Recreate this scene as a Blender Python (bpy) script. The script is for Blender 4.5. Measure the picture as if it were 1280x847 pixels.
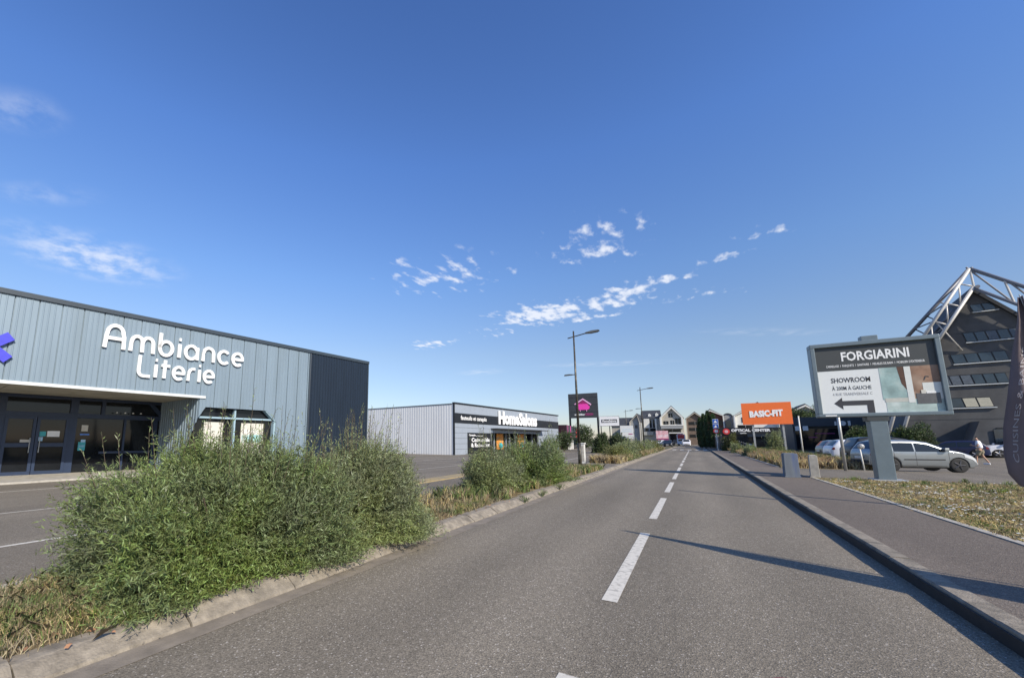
import bpy, bmesh, math, random
import numpy as np
from mathutils import Vector, Matrix
PI = math.pi
R = math.radians
random.seed(7)
rng = np.random.default_rng(11)
S = bpy.context.scene
for o in list(bpy.data.objects):
    bpy.data.objects.remove(o)
C = S.collection

# ------------------------------------------------------------ camera
cam = bpy.data.cameras.new('camera')
cam.sensor_fit = 'HORIZONTAL'; cam.sensor_width = 36
cam.lens = 520/1280*36
cam.shift_x = 95/1280; cam.shift_y = 46.5/1280
cam.clip_start = 0.05; cam.clip_end = 6000
co = bpy.data.objects.new('camera', cam); C.objects.link(co)
co.location = (0, 0, 1.45)
co.rotation_euler = (R(90)+math.atan(80/520), 0, R(31.55))
S.camera = co
# ------------------------------------------------------------ sun, sky, exposure
SUN = Vector((.914*math.cos(R(32.5)), -.407*math.cos(R(32.5)), math.sin(R(32.5)))).normalized()
sl = bpy.data.lights.new('sun', 'SUN'); sl.energy = 4.4; sl.angle = R(.53); sl.color = (1, .91, .77)
so = bpy.data.objects.new('sun', sl); C.objects.link(so)
so.rotation_euler = SUN.to_track_quat('Z', 'Y').to_euler(); so.location = (30, -10, 40)
S.view_settings.view_transform = 'Standard'; S.view_settings.look = 'None'
S.view_settings.gamma = 1; S.view_settings.use_curve_mapping = False
S.view_settings.exposure = 0.4
W = bpy.data.worlds.new('World'); S.world = W; W.use_nodes = True
nt = W.node_tree; nt.nodes.clear()
def N(t, **k):
    n = nt.nodes.new(t)
    for a, b in k.items(): setattr(n, a, b)
    return n
L = lambda a, b: nt.links.new(a, b)
out = N('ShaderNodeOutputWorld'); bg = N('ShaderNodeBackground'); bg.inputs[1].default_value = .088
sky = N('ShaderNodeTexSky'); sky.sky_type = 'NISHITA'; sky.sun_disc = False
sky.sun_elevation = R(32.5); sky.sun_rotation = math.atan2(.914, -.407)
sky.altitude = 0; sky.air_density = 1.0; sky.dust_density = .25; sky.ozone_density = 3.2
# thin high clouds laid out on a plane overhead (direction / height)
tc = N('ShaderNodeTexCoord'); sep = N('ShaderNodeSeparateXYZ'); L(tc.outputs['Generated'], sep.inputs[0])
mz = N('ShaderNodeMath', operation='MAXIMUM'); L(sep.outputs[2], mz.inputs[0]); mz.inputs[1].default_value = .03
dx = N('ShaderNodeMath', operation='DIVIDE'); L(sep.outputs[0], dx.inputs[0]); L(mz.outputs[0], dx.inputs[1])
dy = N('ShaderNodeMath', operation='DIVIDE'); L(sep.outputs[1], dy.inputs[0]); L(mz.outputs[0], dy.inputs[1])
cb = N('ShaderNodeCombineXYZ'); L(dx.outputs[0], cb.inputs[0]); L(dy.outputs[0], cb.inputs[1])
def blob(x, y, rx, ry, ang, amt):
    mp = N('ShaderNodeMapping', vector_type='TEXTURE'); mp.inputs['Location'].default_value = (x, y, 0)
    mp.inputs['Rotation'].default_value = (0, 0, R(ang)); mp.inputs['Scale'].default_value = (rx, ry, 1)
    L(cb.outputs[0], mp.inputs[0])
    ln = N('ShaderNodeVectorMath', operation='LENGTH'); L(mp.outputs[0], ln.inputs[0])
    mr = N('ShaderNodeMapRange', interpolation_type='SMOOTHSTEP'); L(ln.outputs[1], mr.inputs[0])
    mr.inputs[1].default_value = 1; mr.inputs[2].default_value = 0.1; mr.inputs[3].default_value = 0; mr.inputs[4].default_value = amt
    return mr.outputs[0]
def summed(bs):
    a = bs[0]
    for b in bs[1:]:
        m = N('ShaderNodeMath', operation='MAXIMUM'); L(a, m.inputs[0]); L(b, m.inputs[1]); a = m.outputs[0]
    return a
puffs = summed([blob(-.95, 3.22, .66, .50, 0, 1.12), blob(-.45, 3.15, .45, .42, 0, .9), blob(-.10, 2.86, .34, .16, 10, .8), blob(-.36, 2.15, .42, .45, 0, .6),
                blob(-1.25, 2.1, .66, .5, 10, .55), blob(.22, 2.68, .2, .12, 0, .75), blob(.36, 2.45, .2, .15, 0, .55), blob(-2.28, 3.63, .42, .3, -20, .9),
                blob(-.30, 3.0, .3, .28, 0, .95), blob(.05, 3.3, .6, .2, 15, .45), blob(-.7, 3.5, .45, .2, 0, .8), blob(-1.5, 3.5, .35, .35, 0, .5)])
veils = summed([blob(-2.78, .88, .50, .50, 60, 1.1), blob(-2.55, .62, .25, .12, 60, .4), blob(-1.7, .3, .2, .12, 20, .42), blob(-.9, 5.8, 1.1, .25, 20, .5), blob(-2.64, 5.55, .5, .35, 0, .5),
                blob(.67, 4.86, .9, .2, 35, .32), blob(-2.2, .5, .3, .12, 30, .3)])
def noise(scale, det, rough, vec=None, sc=None, rot=25):
    n = N('ShaderNodeTexNoise'); n.inputs['Scale'].default_value = scale; n.inputs['Detail'].default_value = det; n.inputs['Roughness'].default_value = rough
    if sc:
        mp = N('ShaderNodeMapping'); mp.inputs['Scale'].default_value = sc; mp.inputs['Rotation'].default_value = (0, 0, R(rot)); L(cb.outputs[0], mp.inputs[0]); L(mp.outputs[0], n.inputs['Vector'])
    else: L(cb.outputs[0], n.inputs['Vector'])
    return n.outputs[0]
def mth(op, a, b):
    m = N('ShaderNodeMath', operation=op)
    for i, v in enumerate((a, b)):
        if isinstance(v, (int, float)): m.inputs[i].default_value = v
        else: L(v, m.inputs[i])
    return m.outputs[0]
def mrange(v, a, b, c, d):
    m = N('ShaderNodeMapRange', interpolation_type='SMOOTHSTEP'); L(v, m.inputs[0])
    for i, q in enumerate((a, b, c, d)): m.inputs[i+1].default_value = q
    return m.outputs[0]
pn = noise(13.5, 4, .52, sc=(1, .50, 1), rot=8)
# cloud where noise exceeds a threshold that drops inside each patch
pth = mth('SUBTRACT', .66, mth('MULTIPLY', puffs, .30))
pc = mrange(mth('SUBTRACT', pn, pth), -.03, .24, 0, .85)
pc = mth('MULTIPLY', pc, mrange(puffs, 0, .2, 0, 1))
vn = noise(6, 6, .6, sc=(1, 1.3, 1))
vc = mth('MULTIPLY', mrange(vn, .36, .72, 0, .62), veils)
cl = mth('MAXIMUM', pc, vc)
tint = N('ShaderNodeMix', data_type='RGBA', blend_type='MULTIPLY'); tint.inputs[0].default_value = 1
L(sky.outputs[0], tint.inputs[6])
zr = N('ShaderNodeValToRGB'); L(sep.outputs[2], zr.inputs[0]); er = zr.color_ramp.elements
er[0].position = .04; er[0].color = (.50, .475, .53, 1); er[1].position = .85; er[1].color = (.43, .58, .86, 1)
for p_, c_ in ((.20, (.63, .59, .60, 1)), (.36, (.60, .68, .80, 1)), (.58, (.54, .70, .97, 1))):
    k_ = er.new(p_); k_.color = c_
dbl = N('ShaderNodeVectorMath', operation='SCALE'); dbl.inputs[3].default_value = 2; L(zr.outputs[0], dbl.inputs[0]); L(dbl.outputs[0], tint.inputs[7])
mx = N('ShaderNodeMix', data_type='RGBA'); L(cl, mx.inputs[0]); L(tint.outputs[2], mx.inputs[6])
mx.inputs[7].default_value = (8.0, 8.3, 9.0, 1)
L(mx.outputs[2], bg.inputs[0]); L(bg.outputs[0], out.inputs[0])

# ------------------------------------------------------------ materials
def mat(name, col, rough=.6, metal=0, var=.12, scale=8, bump=0, bscale=60, spec=.5, emit=None, coat=0, wear=None, leaf=False, trans=0, streak=False):
    m = bpy.data.materials.new(name); m.use_nodes = True; t = m.node_tree; b = t.nodes['Principled BSDF']
    b.inputs['Roughness'].default_value = rough; b.inputs['Metallic'].default_value = metal
    b.inputs['Specular IOR Level'].default_value = spec; b.inputs['Coat Weight'].default_value = coat
    nd = t.nodes.new; lk = t.links.new
    tcn = nd('ShaderNodeTexCoord')
    no = nd('ShaderNodeTexNoise'); no.inputs['Scale'].default_value = scale; no.inputs['Detail'].default_value = 6; no.inputs['Roughness'].default_value = .6
    src = tcn.outputs['Object']
    if streak:
        mp = nd('ShaderNodeMapping'); mp.inputs['Scale'].default_value = (1, 1, .12); lk(src, mp.inputs[0]); src = mp.outputs[0]
    lk(src, no.inputs['Vector'])
    mr = nd('ShaderNodeMapRange'); lk(no.outputs[0], mr.inputs[0]); mr.inputs[1].default_value = .28; mr.inputs[2].default_value = .72
    mr.inputs[3].default_value = 1-var; mr.inputs[4].default_value = 1+var
    hs = nd('ShaderNodeHueSaturation'); hs.inputs['Color'].default_value = (*col, 1)
    lk(mr.outputs[0], hs.inputs['Value'])
    c = hs.outputs[0]
    if leaf:
        g = nd('ShaderNodeNewGeometry'); r2 = nd('ShaderNodeMapRange'); lk(g.outputs['Random Per Island'], r2.inputs[0]); r2.inputs[3].default_value = .45; r2.inputs[4].default_value = 1.75
        mu = nd('ShaderNodeMath'); mu.operation = 'MULTIPLY'; lk(r2.outputs[0], mu.inputs[0]); lk(mr.outputs[0], mu.inputs[1]); lk(mu.outputs[0], hs.inputs['Value'])
        r3 = nd('ShaderNodeMapRange'); lk(g.outputs['Random Per Island'], r3.inputs[0]); r3.inputs[3].default_value = .470; r3.inputs[4].default_value = .52
        r4 = nd('ShaderNodeMapRange'); lk(no.outputs[0], r4.inputs[0]); r4.inputs[1].default_value = .35; r4.inputs[2].default_value = .65; r4.inputs[3].default_value = .72; r4.inputs[4].default_value = 1.1; lk(r4.outputs[0], hs.inputs['Saturation'])
        lk(r3.outputs[0], hs.inputs['Hue'])
    if wear:
        wc, amt, ws = wear
        n2 = nd('ShaderNodeTexNoise'); n2.inputs['Scale'].default_value = ws; n2.inputs['Detail'].default_value = 8; lk(src, n2.inputs['Vector'])
        m2 = nd('ShaderNodeMapRange'); lk(n2.outputs[0], m2.inputs[0]); m2.inputs[1].default_value = .5; m2.inputs[2].default_value = .7; m2.inputs[3].default_value = 0; m2.inputs[4].default_value = amt
        x = nd('ShaderNodeMix'); x.data_type = 'RGBA'; lk(m2.outputs[0], x.inputs[0]); lk(c, x.inputs[6]); x.inputs[7].default_value = (*wc, 1); c = x.outputs[2]
    lk(c, b.inputs['Base Color'])
    if bump:
        n3 = nd('ShaderNodeTexNoise'); n3.inputs['Scale'].default_value = bscale; n3.inputs['Detail'].default_value = 4; lk(tcn.outputs['Object'], n3.inputs['Vector'])
        bp = nd('ShaderNodeBump'); bp.inputs['Strength'].default_value = bump; bp.inputs['Distance'].default_value = .01; lk(n3.outputs[0], bp.inputs['Height']); lk(bp.outputs[0], b.inputs['Normal'])
    if trans:
        tr = nd('ShaderNodeBsdfTranslucent'); lk(c, tr.inputs[0]); ms = nd('ShaderNodeMixShader'); ms.inputs[0].default_value = trans
        lk(b.outputs[0], ms.inputs[1]); lk(tr.outputs[0], ms.inputs[2]); lk(ms.outputs[0], t.nodes['Material Output'].inputs[0])
    return m

def asphalt(name, base, light, patch=.15, warm=0, wheel=False):
    m = bpy.data.materials.new(name); m.use_nodes = True; t = m.node_tree; b = t.nodes['Principled BSDF']
    b.inputs['Roughness'].default_value = .85; b.inputs['Specular IOR Level'].default_value = .3
    nd = t.nodes.new; lk = t.links.new
    tcn = nd('ShaderNodeTexCoord'); O = tcn.outputs['Object']
    v = nd('ShaderNodeTexVoronoi'); v.inputs['Scale'].default_value = 105; lk(O, v.inputs['Vector'])
    sx = nd('ShaderNodeSeparateColor'); lk(v.outputs['Color'], sx.inputs[0])
    r = nd('ShaderNodeValToRGB'); lk(sx.outputs[0], r.inputs[0])
    e = r.color_ramp.elements; e[0].position = 0; e[0].color = (*[q*.66 for q in base], 1); e[1].position = 1; e[1].color = (*light, 1)
    k = e.new(.45); k.color = (*base, 1); k = e.new(.80); k.color = (*[q*1.2 for q in base], 1); k = e.new(.955); k.color = (*[q*1.45 for q in base], 1)
    big = nd('ShaderNodeTexNoise'); big.inputs['Scale'].default_value = .55; big.inputs['Detail'].default_value = 7; big.inputs['Roughness'].default_value = .6
    mp = nd('ShaderNodeMapping'); mp.inputs['Scale'].default_value = (1, .22, 1); lk(O, mp.inputs[0]); lk(mp.outputs[0], big.inputs['Vector'])
    mr = nd('ShaderNodeMapRange'); lk(big.outputs[0], mr.inputs[0]); mr.inputs[1].default_value = .3; mr.inputs[2].default_value = .7; mr.inputs[3].default_value = 1-patch; mr.inputs[4].default_value = 1+patch
    fine = nd('ShaderNodeTexNoise'); fine.inputs['Scale'].default_value = 14; fine.inputs['Detail'].default_value = 5; lk(O, fine.inputs['Vector'])
    mf = nd('ShaderNodeMapRange'); lk(fine.outputs[0], mf.inputs[0]); mf.inputs[1].default_value = .3; mf.inputs[2].default_value = .7; mf.inputs[3].default_value = .92; mf.inputs[4].default_value = 1.08
    mm = nd('ShaderNodeMath'); mm.operation = 'MULTIPLY'; lk(mr.outputs[0], mm.inputs[0]); lk(mf.outputs[0], mm.inputs[1])
    val = mm.outputs[0]
    if wheel:   # worn, slightly polished wheel tracks along the lanes
        s2 = nd('ShaderNodeSeparateXYZ'); lk(O, s2.inputs[0])
        w = nd('ShaderNodeMath'); w.operation = 'SINE'; a = nd('ShaderNodeMath'); a.operation = 'MULTIPLY_ADD'; lk(s2.outputs[0], a.inputs[0]); a.inputs[1].default_value = 2*PI/1.42; a.inputs[2].default_value = 1.2; lk(a.outputs[0], w.inputs[0])
        a2 = nd('ShaderNodeMath'); a2.operation = 'MULTIPLY_ADD'; lk(w.outputs[0], a2.inputs[0]); a2.inputs[1].default_value = .07; a2.inputs[2].default_value = 1
        m3 = nd('ShaderNodeMath'); m3.operation = 'MULTIPLY'; lk(val, m3.inputs[0]); lk(a2.outputs[0], m3.inputs[1]); val = m3.outputs[0]
    hs = nd('ShaderNodeHueSaturation'); lk(r.outputs[0], hs.inputs['Color']); lk(val, hs.inputs['Value']); lk(hs.outputs[0], b.inputs['Base Color'])
    bp = nd('ShaderNodeBump'); bp.inputs['Strength'].default_value = .55; bp.inputs['Distance'].default_value = .006; lk(v.outputs['Distance'], bp.inputs['Height']); lk(bp.outputs[0], b.inputs['Normal'])
    return m

def mottled(name, cols, scale=1.2, rough=.95, bump=.5):
    m = bpy.data.materials.new(name); m.use_nodes = True; t = m.node_tree; b = t.nodes['Principled BSDF']
    b.inputs['Roughness'].default_value = rough; b.inputs['Specular IOR Level'].default_value = .2
    nd = t.nodes.new; lk = t.links.new
    O = nd('ShaderNodeTexCoord').outputs['Object']
    n = nd('ShaderNodeTexNoise'); n.inputs['Scale'].default_value = scale; n.inputs['Detail'].default_value = 10; n.inputs['Roughness'].default_value = .72; lk(O, n.inputs['Vector'])
    r = nd('ShaderNodeValToRGB'); lk(n.outputs[0], r.inputs[0]); e = r.color_ramp.elements
    e[0].position = .3; e[0].color = (*cols[0], 1); e[1].position = .7; e[1].color = (*cols[-1], 1)
    for i, c in enumerate(cols[1:-1]):
        k = e.new(.3+.4*(i+1)/(len(cols)-1)); k.color = (*c, 1)
    lk(r.outputs[0], b.inputs['Base Color'])
    n2 = nd('ShaderNodeTexNoise'); n2.inputs['Scale'].default_value = 30; n2.inputs['Detail'].default_value = 5; lk(O, n2.inputs['Vector'])
    bp = nd('ShaderNodeBump'); bp.inputs['Strength'].default_value = bump; bp.inputs['Distance'].default_value = .03; lk(n2.outputs[0], bp.inputs['Height']); lk(bp.outputs[0], b.inputs['Normal'])
    return m

M = dict(
 road=asphalt('road asphalt', (.186, .160, .120), (.46, .42, .36), .18, wheel=True),
 lot=asphalt('car park asphalt', (.175, .150, .113), (.30, .29, .27), .22),
 path=asphalt('pavement asphalt', (.148, .122, .096), (.26, .24, .2), .15),
 conc=mat('kerb concrete', (.25, .215, .165), .92, var=.35, scale=11, bump=.8, bscale=60, wear=((.12, .105, .08), .8, 4)),
 concl=mat('pale concrete', (.42, .39, .33), .9, var=.2, scale=6, bump=.4, wear=((.22, .2, .17), .6, 5)),
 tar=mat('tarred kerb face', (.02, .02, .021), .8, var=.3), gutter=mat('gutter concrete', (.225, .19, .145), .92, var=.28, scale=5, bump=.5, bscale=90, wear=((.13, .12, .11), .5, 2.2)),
 paint=mat('road marking paint', (.62, .58, .49), .7, var=.1, scale=30, wear=((.2, .18, .15), .7, 16)),
 ground=mottled('dry ground', [(.10, .09, .05), (.16, .14, .08), (.10, .11, .05)], .2),
 soil=mottled('verge soil', [(.045, .055, .02), (.14, .11, .06), (.30, .23, .12), (.10, .11, .04)], 3),
 meadow=mottled('mown verge', [(.075, .085, .03), (.17, .15, .07), (.36, .29, .16), (.12, .12, .05)], 1.6),
 clad=mat('grey blue cladding', (.205, .268, .318), .5, metal=.15, var=.07, scale=2.5, wear=((.17, .22, .25), .5, 1.7), streak=True),
 cladgroove=mat('cladding groove', (.08, .11, .14), .7),
 navy=mat('navy cladding', (.012, .021, .036), .45, metal=.1, var=.15, scale=3, streak=True),
 trimdark=mat('dark trim', (.035, .05, .065), .5),
 trimwhite=mat('white trim', (.62, .64, .62), .6, var=.1, scale=3),
 soffit=mat('soffit board', (.34, .32, .26), .8, var=.15, scale=1.2, wear=((.2, .19, .16), .6, 1)),
 frame=mat('navy window frame', (.02, .035, .075), .4, var=.1),
 framelight=mat('pale blue window frame', (.30, .42, .48), .5, var=.05),
 glass=mat('dark glass', (.010, .012, .015), .05, var=.3, scale=1, spec=.35),
 glassb=mat('blue glass', (.03, .045, .06), .06, var=.3, scale=1, spec=.8),
 white=mat('white letter paint', (.82, .82, .8), .4, var=.02),
 whitedirty=mat('white painted metal', (.66, .65, .60), .5, var=.12, scale=5),
 logoblue=mat('violet blue sign', (.06, .06, .55), .4),
 hsside=mat('white corrugated sheet', (.72, .73, .72), .5, metal=0, var=.06, scale=1.5, streak=True),
 hsfront=mat('silver grey panel', (.33, .37, .42), .45, metal=.2, var=.05, scale=1.2),
 black=mat('black panel', (.013, .014, .016), .45, var=.15),
 dark=mat('anthracite panel', (.045, .05, .055), .5, var=.15, scale=2),
 orange=mat('orange board', (.80, .16, .03), .5, var=.03),
 posterorange=mat('orange poster', (.75, .30, .05), .5, var=.5, scale=5, wear=((.1, .3, .28), .8, 2)),
 poster=mat('pale poster', (.62, .60, .52), .5, var=.1, scale=4, wear=((.45, .38, .33), .7, 4)),
 posterteal=mat('teal poster', (.05, .38, .42), .5, var=.2, scale=9),
 postergreen=mat('teal beach poster', (.30, .55, .55), .5, var=.3, scale=3, wear=((.7, .62, .5), .9, 2)),
 bluestk=mat('blue sticker', (.1, .25, .7), .4), lightblue=mat('light blue sticker', (.4, .65, .85), .4),
 lamp=mat('bronze lamp paint', (.06, .055, .045), .45, metal=.4, var=.2, wear=((.2, .17, .12), .6, 6)),
 lampgrey=mat('grey lamp paint', (.13, .14, .14), .45, metal=.3, var=.1),
 galv=mat('galvanised steel', (.42, .42, .40), .45, metal=.5, var=.2, scale=4),
 bbframe=mat('grey blue frame paint', (.155, .195, .215), .42, metal=.25, var=.07, scale=5),
 bbdark=mat('billboard charcoal', (.055, .06, .06), .5, var=.03),
 bbwhite=mat('billboard white', (.72, .74, .72), .45, var=.02),
 bbink=mat('billboard ink', (.045, .045, .05), .5),
 bbgreyink=mat('billboard grey ink', (.35, .35, .35), .5),
 tealpic=mat('printed teal marble', (.30, .42, .40), .4, var=.3, scale=3, wear=((.50, .58, .54), .9, 2.2)),
 floorpic=mat('printed pale marble', (.42, .52, .48), .4, var=.25, scale=3, wear=((.7, .76, .72), .9, 1.4)),
 brownpic=mat('printed copper wall', (.26, .155, .10), .5, var=.45, scale=2.0, wear=((.46, .34, .25), .9, 1.3)),
 hairpic=mat('printed brown drape', (.10, .05, .03), .5, var=.3),
 creampic=mat('printed white panel', (.68, .70, .66), .4, var=.05),
 creampic2=mat('printed cream stone', (.50, .50, .44), .4, var=.1),
 vanpic=mat('printed grey vanity', (.12, .12, .12), .4, var=.2, scale=8),
 pink=mat('pink logo', (.85, .06, .42), .4, var=.08), pinkpale=mat('pale pink line', (.85, .45, .68), .4), magdark=mat('dark magenta', (.30, .015, .12), .5, var=.25, scale=.6),
 magdim=mat('dull magenta letters', (.35, .05, .18), .5),
 plum=mat('plum facade', (.028, .008, .014), .5, var=.2), red=mat('red paint', (.55, .04, .04), .4), redpink=mat('pale red panel', (.68, .38, .40), .5, var=.4, scale=1.2, wear=((.8, .75, .75), .9, 1)),
 concdark=mat('dark grey render', (.088, .087, .085), .85, var=.25, scale=.7, bump=.2, wear=((.12, .118, .112), .6, .6)),
 roofdark=mat('dark roof', (.035, .038, .042), .7, var=.2), slate=mat('slate roof', (.045, .048, .055), .7, var=.2, scale=1),
 truss=mat('white steel tube', (.56, .54, .50), .45, metal=.15, var=.08), trussgrey=mat('grey steel tube', (.20, .20, .21), .5, metal=.15, var=.1),
 curtain=mat('cream blind', (.52, .48, .36), .7, var=.12), greyblind=mat('grey blind', (.10, .12, .14), .6, var=.3),
 wallwhite=mat('white render', (.70, .69, .64), .8, var=.08, scale=.8), wallgrey=mat('grey render', (.30, .31, .31), .8, var=.1), wallbeige=mat('beige render', (.42, .39, .33), .8, var=.12, scale=1),
 brown=mat('brown timber facade', (.15, .11, .085), .7, var=.25, scale=1), brick=mat('red brown facade', (.14, .05, .035), .7, var=.2, scale=1),
 timber=mat('dark timber fence', (.022, .019, .017), .8, var=.35, scale=4, streak=True),
 leafa=mat('willow leaf', (.165, .212, .072), .42, leaf=True, trans=.3, var=.25, scale=1.6, spec=.4),
 leafb=mat('silver green leaf', (.205, .238, .10), .42, leaf=True, trans=.3, var=.2, scale=1.6, spec=.4),
 leafd=mat('dark shrub leaf', (.06, .09, .028), .5, leaf=True, trans=.25, var=.3, scale=1),
 leafc=mat('conifer leaf', (.045, .085, .03), .6, leaf=True, trans=.15, var=.3, scale=1),
 leafy=mat('yellow green leaf', (.13, .14, .035), .6, leaf=True, trans=.3, var=.25, scale=1),
 bark=mat('bark', (.10, .075, .05), .9, var=.3, scale=10),
 grassg=mat('green grass blade', (.13, .17, .045), .7, leaf=True, trans=.35, var=.25, scale=2),
 grassd=mat('dry grass blade', (.42, .33, .17), .8, leaf=True, trans=.35, var=.25, scale=2),
 grassr=mat('rusty dry grass', (.34, .23, .12), .8, leaf=True, trans=.3, var=.3, scale=1),
 petal=mat('white petal', (.78, .78, .72), .6, trans=.3), leaflitter=mat('dry leaf', (.33, .17, .09), .8, var=.3),
 silver=mat('silver car paint', (.25, .27, .28), .32, metal=.6, var=.02, coat=.7),
 carwhite=mat('white car paint', (.72, .73, .75), .35, var=.02, coat=.6),
 carblack=mat('dark car paint', (.012, .014, .018), .4, var=.05, coat=.25, spec=.3),
 carblue=mat('dark blue car paint', (.012, .018, .06), .4, coat=.3, spec=.3), cargrey=mat('grey car paint', (.13, .14, .15), .35, metal=.5, coat=.6),
 carglass=mat('car glass', (.015, .018, .02), .06, spec=.5, var=.1), rubber=mat('tyre rubber', (.018, .018, .018), .8, var=.2), rim=mat('alloy rim', (.45, .45, .46), .35, metal=.8), rimdark=mat('steel rim', (.07, .07, .075), .5, metal=.4),
 plastic=mat('black plastic', (.02, .02, .022), .6), lens=mat('headlight lens', (.55, .57, .58), .12, spec=.8), tail=mat('tail light', (.16, .008, .012), .3), plate=mat('number plate', (.65, .65, .62), .5), orangelens=mat('orange lens', (.7, .25, .03), .3),
 skin=mat('skin', (.42, .25, .17), .6), shirt=mat('white cotton', (.74, .74, .76), .8, var=.05), khaki=mat('khaki cotton', (.22, .19, .13), .85), hair=mat('dark hair', (.03, .022, .016), .7), shoe=mat('white shoe', (.65, .65, .65), .6),
 flagdark=mat('plum grey flag cloth', (.20, .155, .155), .8, trans=.15, var=.1, scale=2), flagorange=mat('orange flag print', (.70, .16, .03), .7), flagtext=mat('pale flag print', (.75, .72, .73), .7),
 bluepaint=mat('weathered blue block', (.15, .17, .19), .8, var=.25, scale=3, wear=((.05, .09, .24), .9, 5), streak=True),
 signblue=mat('sign blue', (.02, .10, .42), .4), signred=mat('sign red', (.55, .03, .05), .4),
 bonnet=mat('dark red paint', (.34, .035, .025), .45, coat=.1), chrome=mat('chrome', (.6, .6, .6), .15, metal=1), hedgecol=mat('green grey post', (.3, .3, .27), .6),
)

# ------------------------------------------------------------ mesh helpers
class MB:
    def __init__(s): s.v = []; s.f = []
    def quad(s, *p):
        i = len(s.v); s.v += [tuple(q) for q in p]; s.f.append(tuple(range(i, i+len(p)))); return s
    def box(s, x0, x1, y0, y1, z0, z1):
        i = len(s.v)
        s.v += [(x, y, z) for z in (z0, z1) for y in (y0, y1) for x in (x0, x1)]
        for f in ((0,2,3,1), (4,5,7,6), (0,1,5,4), (2,6,7,3), (0,4,6,2), (1,3,7,5)): s.f.append(tuple(i+k for k in f))
        return s
    def prism(s, poly, y0, y1, axis='y'):
        """poly in (a,b): axis y -> (x,z) extruded in y; axis z -> (x,y) extruded in z; axis x -> (y,z) extruded in x"""
        n = len(poly); i = len(s.v)
        f = {'y': lambda a, b, c: (a, c, b), 'z': lambda a, b, c: (a, b, c), 'x': lambda a, b, c: (c, a, b)}[axis]
        for c in (y0, y1): s.v += [f(a, b, c) for a, b in poly]
        s.f.append(tuple(i+k for k in range(n))); s.f.append(tuple(i+n+k for k in reversed(range(n))))
        for k in range(n): s.f.append((i+k, i+n+k, i+n+(k+1) % n, i+(k+1) % n))
        return s
    def tube(s, p0, p1, r0, r1=None, n=10, cap=True):
        r1 = r0 if r1 is None else r1
        p0 = Vector(p0); p1 = Vector(p1); d = (p1-p0).normalized()
        a = d.orthogonal().normalized(); b = d.cross(a); i = len(s.v)
        for p, r in ((p0, r0), (p1, r1)):
            for k in range(n):
                t = 2*PI*k/n; s.v.append(tuple(p + a*math.cos(t)*r + b*math.sin(t)*r))
        for k in range(n): s.f.append((i+k, i+(k+1) % n, i+n+(k+1) % n, i+n+k))
        if cap: s.f.append(tuple(i+k for k in reversed(range(n)))); s.f.append(tuple(i+n+k for k in range(n)))
        return s
    def lathe(s, c, prof, axis='y', n=24):
        i = len(s.v)
        for (u, r) in prof:
            for k in range(n):
                t = 2*PI*k/n; a, b = math.cos(t)*r, math.sin(t)*r
                s.v.append((c[0]+a, c[1]+u, c[2]+b) if axis == 'y' else (c[0]+a, c[1]+b, c[2]+u))
        for j in range(len(prof)-1):
            for k in range(n): s.f.append((i+j*n+k, i+j*n+(k+1) % n, i+(j+1)*n+(k+1) % n, i+(j+1)*n+k))
        s.f.append(tuple(i+k for k in range(n))); m = len(prof)-1; s.f.append(tuple(i+m*n+k for k in range(n)))
        return s
def link(name, me, mats, parent=None, loc=None):
    o = bpy.data.objects.new(name, me); C.objects.link(o)
    for m in (mats if isinstance(mats, (list, tuple)) else [mats]): me.materials.append(m)
    if parent: o.parent = parent
    if loc: o.location = loc
    return o
def obj(name, mb, m, parent=None, smooth=False, bevel=0, loc=None):
    me = bpy.data.meshes.new(name); me.from_pydata(mb.v, [], mb.f)
    bm = bmesh.new(); bm.from_mesh(me)
    bmesh.ops.recalc_face_normals(bm, faces=bm.faces)
    if bevel: bmesh.ops.bevel(bm, geom=list(bm.edges), offset=bevel, segments=2, affect='EDGES', profile=.6)
    bm.to_mesh(me); bm.free()
    if smooth:
        for p in me.polygons: p.use_smooth = True
    return link(name, me, m, parent, loc)
def npmesh(name, V, F, m, parent=None, loc=None):
    me = bpy.data.meshes.new(name); k = F.shape[1]
    me.vertices.add(len(V)); me.vertices.foreach_set('co', V.astype(np.float32).ravel())
    me.loops.add(F.size); me.loops.foreach_set('vertex_index', F.astype(np.int32).ravel())
    me.polygons.add(len(F)); me.polygons.foreach_set('loop_start', np.arange(0, F.size, k, dtype=np.int32)); me.polygons.foreach_set('loop_total', np.full(len(F), k, dtype=np.int32))
    me.update(); me.validate()
    return link(name, me, m, parent, loc)
def tag(o, label=None, cat=None, group=None, kind=None):
    if label: o['label'] = label
    if cat: o['category'] = cat
    if group: o['group'] = group
    if kind: o['kind'] = kind
    return o
def thing(name, label, cat, loc=(0, 0, 0), rz=0, group=None):
    o = bpy.data.objects.new(name, None); C.objects.link(o); o.location = loc; o.rotation_euler = (0, 0, R(rz)); o.empty_display_size = .3
    return tag(o, label, cat, group)
def copy_tree(o, loc=None, rz=None, label=None, parent=None):
    c = o.copy(); C.objects.link(c)
    if parent: c.parent = parent
    for ch in list(o.children): copy_tree(ch, parent=c)
    if loc is not None: c.location = loc
    if rz is not None: c.rotation_euler = (0, 0, R(rz))
    if label: c['label'] = label
    return c
def struct(name, mb, m): return tag(obj(name, mb, m), kind='structure')
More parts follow.
